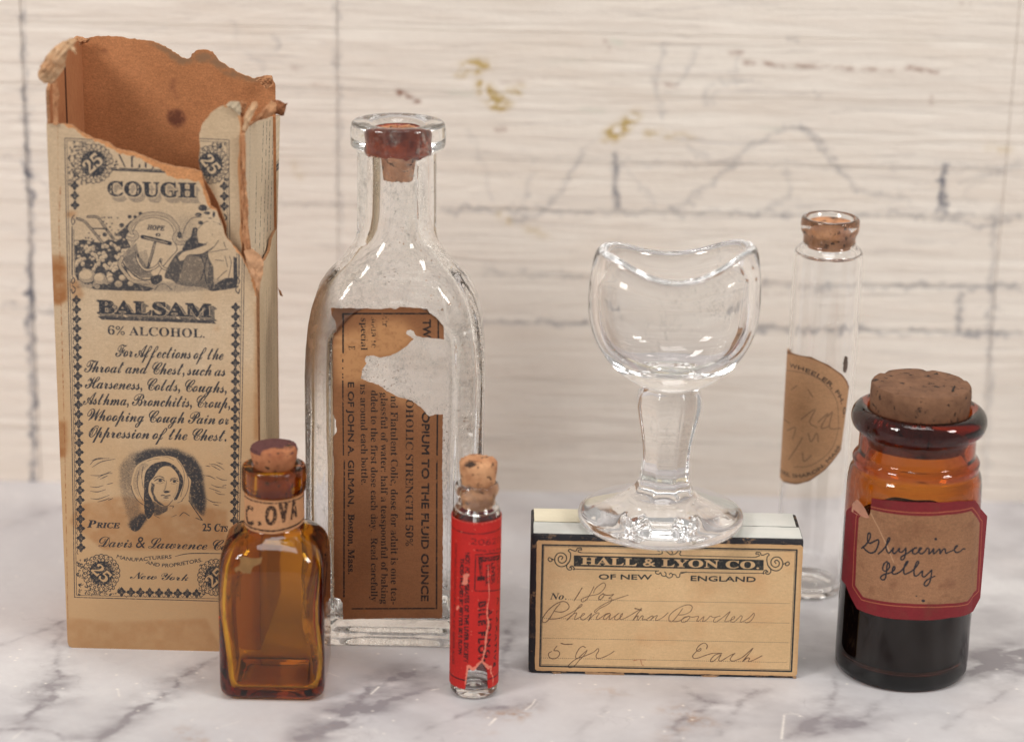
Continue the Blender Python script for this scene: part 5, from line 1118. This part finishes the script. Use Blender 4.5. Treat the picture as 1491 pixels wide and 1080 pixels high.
    for p, w in (([(480,450),(496,512),(540,592),(600,640)], 1.0), ([(560,300),(540,400),(560,520),(600,600)], .7), ([(600,260),(585,360),(600,470)], .7), ([(930,190),(990,280),(1005,400),(970,560)], .6), ([(1030,340),(1050,420),(1030,520),(980,600)], .8), ([(1050,600),(1110,690),(1182,792)], 1.5), ([(960,750),(1000,716),(1055,748)], 1.0), ([(720,690),(770,720),(820,700)], .7), ([(700,740),(760,770)], .6), ([(860,650),(900,652),(890,670)], .9), ([(880,760),(930,740)], .6), ([(940,620),(990,600)], .6), ([(760,160),(840,170),(900,200)], .5), ([(1120,770),(1170,790)], 1.2), ([(640,210),(700,190),(760,185)], .5)): ln(p, w, .8)
    for p in ([(75,245),(130,195),(265,180)], [(95,270),(190,215),(325,188)], [(90,205),(150,182),(210,182)], [(80,350),(180,350),(280,312)], [(150,375),(230,335),(295,330)], [(175,388),(250,352)], [(75,460),(140,467),(205,450)], [(75,505),(150,512),(230,490)], [(240,440),(300,425)], [(80,578),(160,582),(265,545)], [(150,612),(230,590),(270,572)], [(255,595),(300,575)],
              [(1250,235),(1330,250),(1400,295)], [(1320,220),(1385,240)], [(1270,250),(1360,300)], [(1190,348),(1260,360),(1320,392)], [(1320,365),(1370,390),(1425,398)], [(1270,440),(1330,465),(1415,472)], [(1250,475),(1310,495),(1365,515)], [(1310,515),(1350,535),(1405,540)], [(1215,572),(1280,610),(1370,620)], [(1290,635),(1345,648)], [(1215,255),(1260,262)], [(1380,455),(1420,445)]):
        A.line(p4(p), [.4,1.1,.5], sm=6)
    # stipple the tones
    dz = rng.random((A.H, A.W), dtype=np.float32); dz = (dz+np.roll(dz, 1, 1))/2
    hat = .5+.5*np.sin((np.arange(A.W)[None, :]*.55+np.arange(A.H)[:, None]*.9)).astype(np.float32)
    A.ink = np.maximum(A.ink, (T > (dz*.6+hat*.4)*.94+.03).astype(np.float32)*.95)
    # ---- paper: greyed at the top, tanned below, stains on it
    h, w = A.h, A.w; base = paper(h, w, 19, (196, 171, 141), 23, .05, .06); vv = (np.arange(h)/19-1)[:, None]
    n = fbm(h, w, 300, 200, 2, 4); t_ = np.clip((88-vv)/55+(n-.5)*1.2, 0, 1); base = mixc(base, t_*.85, (194, 156, 114))
    st = A.buf(); fs = lambda p, v: A.fill(p, v, st)
    fs([(60,372),(92,372),(97,392),(98,436),(86,444),(60,440)], 1); fs([(60,615),(96,612),(99,640),(95,665),(60,668)], .9); fs([(115,735),(175,722),(330,742),(330,800),(150,800),(100,760)], .5); fs([(90,898),(160,905),(300,900),(330,960),(80,960)], .35); fs([(372,440),(380,440),(378,640),(370,640)], .6); fs([(100,410),(112,405),(122,430),(108,440)], .6); fs([(97,309),(112,307),(108,316),(96,316)], .8); fs([(312,477),(318,475),(320,481),(313,482)], .6)
    base = mixc(base, blur(A.down(st), 7)*np.clip(.3+fbm(h, w, 40, 40, 77, 3), 0, 1), (156, 104, 62))
    cr_l = A.buf(); A.line([(84,185),(85,330),(90,480),(94,640),(99,900)], 1.2, 1, cr_l, jit=.9); A.line([(88,270),(86,330),(89,400)], 1.4, 1, cr_l, jit=.8); base = mixc(base, A.down(cr_l)*np.clip(fbm(h, w, 12, 6, 8, 3)*2-.6, 0, 1), (150, 96, 60))
    img = finish(A, base, (40, 42, 50), .22, k=.9)
    # torn rim: the print is peeled away, the brown board shows (drawn after the ink)
    pk = A.buf(); band = [(60,172),(88,178),(104,186),(122,199),(138,207),(160,215),(172,222),(196,227),(212,236),(234,246),(248,256),(258,261),(275,261),(289,263),(293,270),(296,282),(301,296),(306,303),(316,307),(325,326),(332,345),(343,362),(354,377),(362,396),(371,430),(400,440),(400,170),(300,200),(100,150)]
    bj = np.array(jag(f(band), .28, .5, 9)); A.fill(bj, 1, pk, loc=True); pk = A.down(pk)
    kraft = paper(h, w, 19, (196, 138, 92), 29, .11, .10)
    e = np.clip(blur(pk, 1.2), 0, 1); img = img*(1-pk[..., None])+kraft*pk[..., None]; rim = np.clip(1-np.abs(blur(pk, 1.6)-.5)*3.2, 0, 1); img = mixc(img, rim*.55, (222, 186, 140))
    im = make_image('carton_front_print', img)
    tear = f([(80,181),(92,180),(104,182),(121,194),(138,203),(160,209),(169,217),(196,222),(215,230.5),(234,238),(253.6,243),(275,245.5),(293,250),(294.5,259),(298,271),(304,288),(306.5,300),(315,305),(322,324),(327,341),(340,358),(352,372.5),(360,387),(366,396),(372,410),(377,424)])
    tear = np.array(jag(tear, .10, .45, 12, closed=False)); tear[:, 0] = np.clip(tear[:, 0], 0, 46.2)
    out = np.vstack([[(46.2, .15), (45.4, 0), (1.0, 0), (.25, .5), (0, 1.5), (0, 60)], [(0, tear[0, 1])], tear[1:], [(46.2, tear[-1, 1]-.6)]])
    e1 = np.array([FR[0]-FL[0], FR[1]-FL[1]]); Lf = np.hypot(*e1); e1 = e1/Lf
    def pl(p0, e_, nx): return lambda u, v, d: (p0[0]+e_[0]*u+nx[0]*d, p0[1]+e_[1]*u+nx[1]*d, v)
    BRD = plain('carton_edge', (186, 138, 100), .9, .3, 900, bump=.0003, bscale=1500); IN = None
    m = mk('kraft_inside'); t, N, L, P = nodes(m); c = ncoord(t)
    b = nmix(t, nramp(t, nnoise(t, c, 45, 5, .6), [(.3, 0), (.7, 1)]), lin((188, 128, 88)), lin((166, 106, 70))); b = nmix(t, nramp(t, nnoise(t, ncoord(t, (3, 3, 1)), 600, 3, .7), [(.4, 0), (.8, .5)]), b, lin((206, 146, 98)))
    L.new(b, P.inputs['Base Color']); P.inputs['Roughness'].default_value = .85; P.inputs['Specular IOR Level'].default_value = .2; nbump(t, nnoise(t, c, 700, 4), .00012, 1, P.inputs['Normal']); IN = m
    FM = printed('carton_print_paper', im, rough=.72, bump=.00006)
    V, F, uv, fm = slab(out, pl(FL, e1, (0, 1)), .75, box_uv(A)); put(obj('front_panel', V, F, None, uv=uv, smooth=False, mats=[FM, IN, BRD], fm=fm), root)
    # ---- loose strip of the front panel left standing at the right
    p0, p1 = (-104.6, 511.6), (-60.6, 510.9); g = on_plane(p0, p1); e2 = np.array([p1[0]-p0[0], p1[1]-p0[1]]); e2 /= np.hypot(*e2)
    B = Art(26, 84, 47, 134, 19, g, ss=2)
    B.line([(250,200),(333.6,204),(333.4,270),(335,380)], 1.0); B.line([(250,203.6),(330.6,207.5),(330.4,270),(331.6,380)], .6)
    filigree(B, 285, 208, 330, 266, 170, lambda x, y: (x-307)**2+(y-240)**2 > 27**2 and x > 310); rosette(B, (306,240), 28, math.radians(52))
    for y in (271.5,286,300.5): gem(B, (326.5,y))
    B.line([(327,312),(330,318),(326,324),(328,340),(329,352)], 1.8, sm=4)
    kb = paper(B.h, B.w, 19, (196, 171, 140), 33, .05, .06); fb = finish(B, kb, (40, 42, 50), .22, k=.9)
    outl = [(333,400),(331,352),(329,329),(318,298),(306.7,276),(298,262),(291,245.5),(288.6,234),(291,218),(290,195.5),(294,182),(306.7,165),(318,157),(329,153.5),(340,152),(348,154),(350,170),(352.5,195),(349.7,234),(351,290),(352.5,340),(354,400)]
    pkb = B.buf(); B.line(outl[2:10], 1.6, 1, pkb, jit=.9); B.line(outl[13:], 4.5, 1, pkb, sm=3, jit=.7); fb = mixc(fb, B.down(pkb)*.9, (200, 142, 96))
    V, F, uv, fm = slab(jag(g(outl), .09, .45, 21), pl(p0, e2, (0, 1)), .7, box_uv(B)); put(obj('torn_strip', V, F, None, uv=uv, smooth=False, mats=[printed('torn_strip_paper', make_image('torn_strip_print', fb), rough=.72, bump=.00006), IN, BRD], fm=fm), root)
    # ---- right side panel: upper piece pushed in, lower piece in front of it
    q0, q1 = np.array([-60.5, 511.4]), np.array([-57.9, 544.0]); s = on_plane(q0, q1); e3 = (q1-q0)/np.hypot(*(q1-q0))
    C = Art(-1, 70, 35, 132, 14, s, ss=2)
    for st_, x0, y0, x1, y1 in (('de este orden.', 371.5, 384, 374, 250), ('de 12 anos   tres cuar', 377.5, 392, 384, 178), ('horas y ninos de 6 mes', 383.5, 380, 389, 176), ('por ser mas sensible a', 388.5, 375, 393.5, 174), ('que las dosis sin embar', 393, 372, 398.5, 172)):
        C.text(st_, (x0, y0), (x1, y1), 4.2, 'B', bold=.25)
    for x0, x1 in ((362, 364.5), (399.5, 401.5)):
        for i in range(34): y = 380-i*6.1; xx = x0+(x1-x0)*(380-y)/200; C.line([(xx, y), (xx+.05, y-3.2)], 1.5)
    pc = paper(C.h, C.w, 14, (204, 184, 156), 43, .05, .06); V, F, uv, fm = slab(jag(np.vstack([s([(356,196),(362,184),(370,178),(384,173),(400,169),(408,168)]), [(33.0, 75)], [(.3, 75)]]), .08, .5, 31), lambda u, v, d: (q0[0]+e3[0]*u-d, q0[1]+e3[1]*u, v), .7, box_uv(C))
    put(obj('side_panel', V, F, None, uv=uv, smooth=False, mats=[printed('side_upper_paper', make_image('side_upper_print', finish(C, pc, (44, 44, 50), .5)), rough=.75), IN, BRD], fm=fm), root, 'upper right side panel with lines of small print')
    q0b, q1b = np.array(FR), np.array(BR); s2 = on_plane(q0b, q1b); e4 = (q1b-q0b)/np.hypot(*(q1b-q0b)); D = Art(-1, -1, 36.5, 104, 12, s2, ss=2)
    for i in range(96): y = 425+i*5.2; D.line([(384.3+(y-425)*.002,y),(384.3+(y-425)*.002,y+2.8)], 1.0)
    wd = ['las horas de la noche y', 'cada tres horas hasta que', 'para los adultos una', 'la tos sea aliviada', 'cucharadita de las de te']
    for k in range(8):
        for j, x in enumerate((388, 391.5, 395, 399)): D.text(wd[(k+j) % 5], (x, 470+k*58), (x+.3, 418+k*58), 2.3, 'B', bold=.1)
    pd = paper(D.h, D.w, 12, (202, 180, 148), 53, .05, .06); vv = (np.arange(D.h)/12-1)[:, None]+np.zeros((1, D.w)); pd = mixc(pd, np.clip((70-vv)/60, 0, .8), (186, 150, 106))
    lo = s2([(378,427),(379,405),(381.5,384),(387,377),(393,365),(396,347),(402,334),(405,326),(408,330)]); lo = np.array(lo); lo[:, 0] = np.clip(lo[:, 0], 0, 35.2)
    V, F, uv, fm = slab(np.vstack([[(0, .2)], jag(lo, .12, .6, 41, closed=False), [(35.2, lo[-1, 1]), (35.2, .2)]]), lambda u, v, d: (q0b[0]+e4[0]*u-d, q0b[1]+e4[1]*u, v), .7, box_uv(D))
    put(obj('side_panel', V, F, None, uv=uv, smooth=False, mats=[printed('side_lower_paper', make_image('side_lower_print', finish(D, pd, (54, 52, 52), .8, k=.75)), rough=.75), IN, BRD], fm=fm), root, 'lower right side panel with faded print')
    # ---- back and left panels (we look at their brown insides)
    bk = on_wall(544.0); top = [(104,64),(112,60),(120.5,61),(131.7,55),(150,53.5),(165,54),(195.5,56.7),(223,61),(240,68),(251,76),(262,83),(274.7,86),(279,79),(284.4,74.7),(295.5,72.8),(309.4,76),(318,88.6),(334,99.7),(354,109.4),(370.5,115),(384.4,111),(395.5,111),(401,126),(402,143)]
    tp = np.array(jag(bk(top), .16, .5, 51, closed=False)); tp[:, 0] = np.clip(tp[:, 0], -103.6, -57.3)
    E = Art(-104.5, 60, -56.5, 143, 9, bk, ss=1); kb = paper(E.h, E.w, 9, (186, 126, 84), 63, .07, .09)
    tb = E.buf(); E.line([(215,62),(240,72),(262,88),(285,84),(310,86),(330,102),(360,114),(396,118)], [3,8,12,16,14,14,8,5], 1, tb, sm=5); tb = blur(tb, 3)*np.clip(fbm(E.h, E.w, 14, 14, 4, 4)*2.2-.3, 0, 1); kb = mixc(kb, tb*.8, (142, 112, 86))
    sp2 = E.buf(); E.line([(250,168),(257,172),(262,177)], [12,19,9], .9, sp2, sm=5, jit=.5); E.line([(254,118),(251,128),(258,142)], [6,10,5], .4, sp2, sm=5, jit=.5); E.ell((153,75), 3, 2, .8, sp2); E.line([(232,148),(246,160)], 1.2, .7, sp2); E.line([(280,150),(290,153)], 1, .6, sp2); kb = mixc(kb, blur(sp2, 3.4)*np.clip(.15+1.5*fbm(E.h, E.w, 9, 9, 71, 3), 0, 1)*.85, (92, 52, 42))
    V, F, uv, fm = slab(np.vstack([tp, [(-57.3, .3), (-103.6, .3)]]), lambda u, v, d: (u, 544.0+d, v), .75, box_uv(E)); put(obj('back_panel', V, F, None, uv=uv, smooth=False, mats=[printed('carton_back_inside', make_image('carton_back_tint', kb), rough=.85), IN, BRD], fm=fm), root)
    l0, l1 = np.array(FL)+[0, .8], np.array(BL); e5 = (l1-l0)/np.hypot(*(l1-l0)); Ll = np.hypot(*(l1-l0))
    V, F, uv, fm = slab(jag([(0, .3), (Ll, .3), (Ll, 139.5), (Ll-8, 140.5), (14, 139.5), (5, 137), (0, 134)], .15, .8, 61), lambda u, v, d: (l0[0]+e5[0]*u+d, l0[1]+e5[1]*u, v), .75); put(obj('side_panel', V, F, None, smooth=False, mats=[IN, IN, BRD], fm=fm), root)
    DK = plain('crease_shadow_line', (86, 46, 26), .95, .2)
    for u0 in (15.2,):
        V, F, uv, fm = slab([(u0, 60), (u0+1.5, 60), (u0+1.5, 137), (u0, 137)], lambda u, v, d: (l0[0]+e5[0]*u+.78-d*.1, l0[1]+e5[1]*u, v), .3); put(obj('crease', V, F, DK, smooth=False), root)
    sx = bk([(113,200),(122.5,200)])[:, 0]; V, F, uv, fm = slab(jag([(sx[0], 50), (sx[1], 50), (sx[1]+.1, 137.5), (sx[0], 138)], .05, 2, 3), lambda u, v, d: (u, 543.2+d, v), .35); put(obj('glue_strip', V, F, plain('glue_strip_paper', (190, 134, 92), .9, .15, 200), smooth=False), root)
    V, F, uv, fm = slab([(FL[0]+.3, FL[1]+.4), (FR[0]-.3, FR[1]+.4), (BR[0]-.3, BR[1]-.3), (BL[0]+.3, BL[1]-.3)], lambda u, v, d: (u, v, .75-d), .6); put(obj('base_panel', V, F, IN, smooth=False), root)
    # ---- crumpled scraps along the rim
    def scrap(name, pts, Y, bulge, rough_, mat, seed, tilt=(0, 0)):
        g_ = on_wall(Y); P_ = np.array(jag(g_(pts), .12, .5, seed)); c0 = P_.mean(0); n_ = len(P_); r_ = np.random.default_rng(seed); K = 7; V = []; F = []
        fld = lambda x, z: rough_*(math.sin(x*1.9+seed)+.7*math.sin(z*2.3+x*.8+seed*2)+.5*math.sin(x*4.1-z*3.7)+.35*math.sin(x*7.3+z*6.1+seed))
        for side in (0, .22):
            for k in range(K+1):
                for p in P_:
                    q = c0+(p-c0)*(k/K if k else .02); d = -bulge*(1-(k/K)**2)+fld(*q)*(.35+.65*k/K)+tilt[0]*(q[0]-c0[0])+tilt[1]*(q[1]-c0[1])+r_.uniform(-.04, .04)
                    V.append((q[0], Y+d+side, q[1]))
        M_ = (K+1)*n_
        for s2_ in (0, 1):
            for k in range(K):
                for i in range(n_):
                    j = (i+1) % n_; qd = (s2_*M_+k*n_+i, s2_*M_+k*n_+j, s2_*M_+(k+1)*n_+j, s2_*M_+(k+1)*n_+i); F.append(qd if s2_ else qd[::-1])
        for i in range(n_): j = (i+1) % n_; F.append((K*n_+i, K*n_+j, M_+K*n_+j, M_+K*n_+i))
        put(obj(name, V, F, mat, sharp=40), root)
    PA = plain('peeled_card', (208, 174, 138), .9, .25, 260, (186, 140, 102), bump=.0005, bscale=420); KR = plain('torn_fibre', (202, 152, 112), .95, .3, 500, (168, 114, 78), bump=.0006, bscale=700); GP = plain('grey_printed_skin', (190, 172, 146), .85, .12, 200, bump=.0002)
    scrap('torn_flap', [(106,54),(95.5,59.4),(84,65),(73,75),(66,84),(59,96),(54,108),(56,117),(64,122),(72,124),(78,121),(82,115),(88,108),(94,98),(96,84),(100,72),(108,66),(112,58)], 508.5, 2.2, .55, PA, 3, (0, -.15))
    scrap('torn_flap', [(94,64),(102,60),(110,72),(112,80),(104,74),(97,70)], 507.0, .4, .3, PA, 5)
    scrap('torn_flap', [(104,60),(112,52),(124,56),(133,55),(128,62),(118,66),(112,72),(106,70)], 541.5, .8, .4, KR, 7)
    scrap('torn_flap', [(76,122),(83,118),(86,135),(84,160),(84,182),(78,182),(77,150)], 508.9, .3, .15, KR, 11)
    scrap('torn_flap', [(329,154),(336,147.5),(348,148),(351,157),(349,170),(344,164),(338,158)], 510.4, .5, .3, GP, 13)
    scrap('torn_flap', [(352,190),(355,170),(361,158),(367,149),(374,149),(375,156),(369,168),(362,180),(357,192)], 511.0, .8, .35, PA, 17)
    scrap('torn_flap', [(346,152),(352,147),(360,150),(357,160),(352,172),(349,165)], 512.2, .5, .4, KR, 19)
    scrap('torn_flap', [(362,184),(372,172),(384,158),(395,146),(402,151),(402,162),(398,168),(384,173),(370,179)], 514.5, .8, .35, KR, 23, (-.1, 0))
    scrap('torn_flap', [(395,146),(408,147),(419,151),(416,160),(413,169),(404,168),(397,166),(400,156)], 518.0, 1.0, .5, plain('dark_torn_fibre', (150, 98, 66), .95, .35, 300, bump=.0005), 29)
    scrap('torn_flap', [(372,118),(384,110),(395,111),(398,124),(388,130),(380,122)], 541.8, .6, .4, KR, 31)
    scrap('torn_fold', [(350,196),(357,196),(358,230),(358,262),(362,300),(361,335),(366,366),(360,372),(353,350),(351.5,300),(350.5,250)], 509.6, .2, .16, KR, 37)
    scrap('torn_fold', [(355,366),(368,362),(379,372),(384,386),(381,404),(377,426),(370,408),(361,390)], 508.2, .35, .2, plain('bare_card', (208, 160, 122), .95, .25, 400, bump=.0005, bscale=600), 41)
    scrap('torn_fold', [(404,418),(409,424),(412,432),(408,430)], 540, .2, .1, KR, 43)
carton()
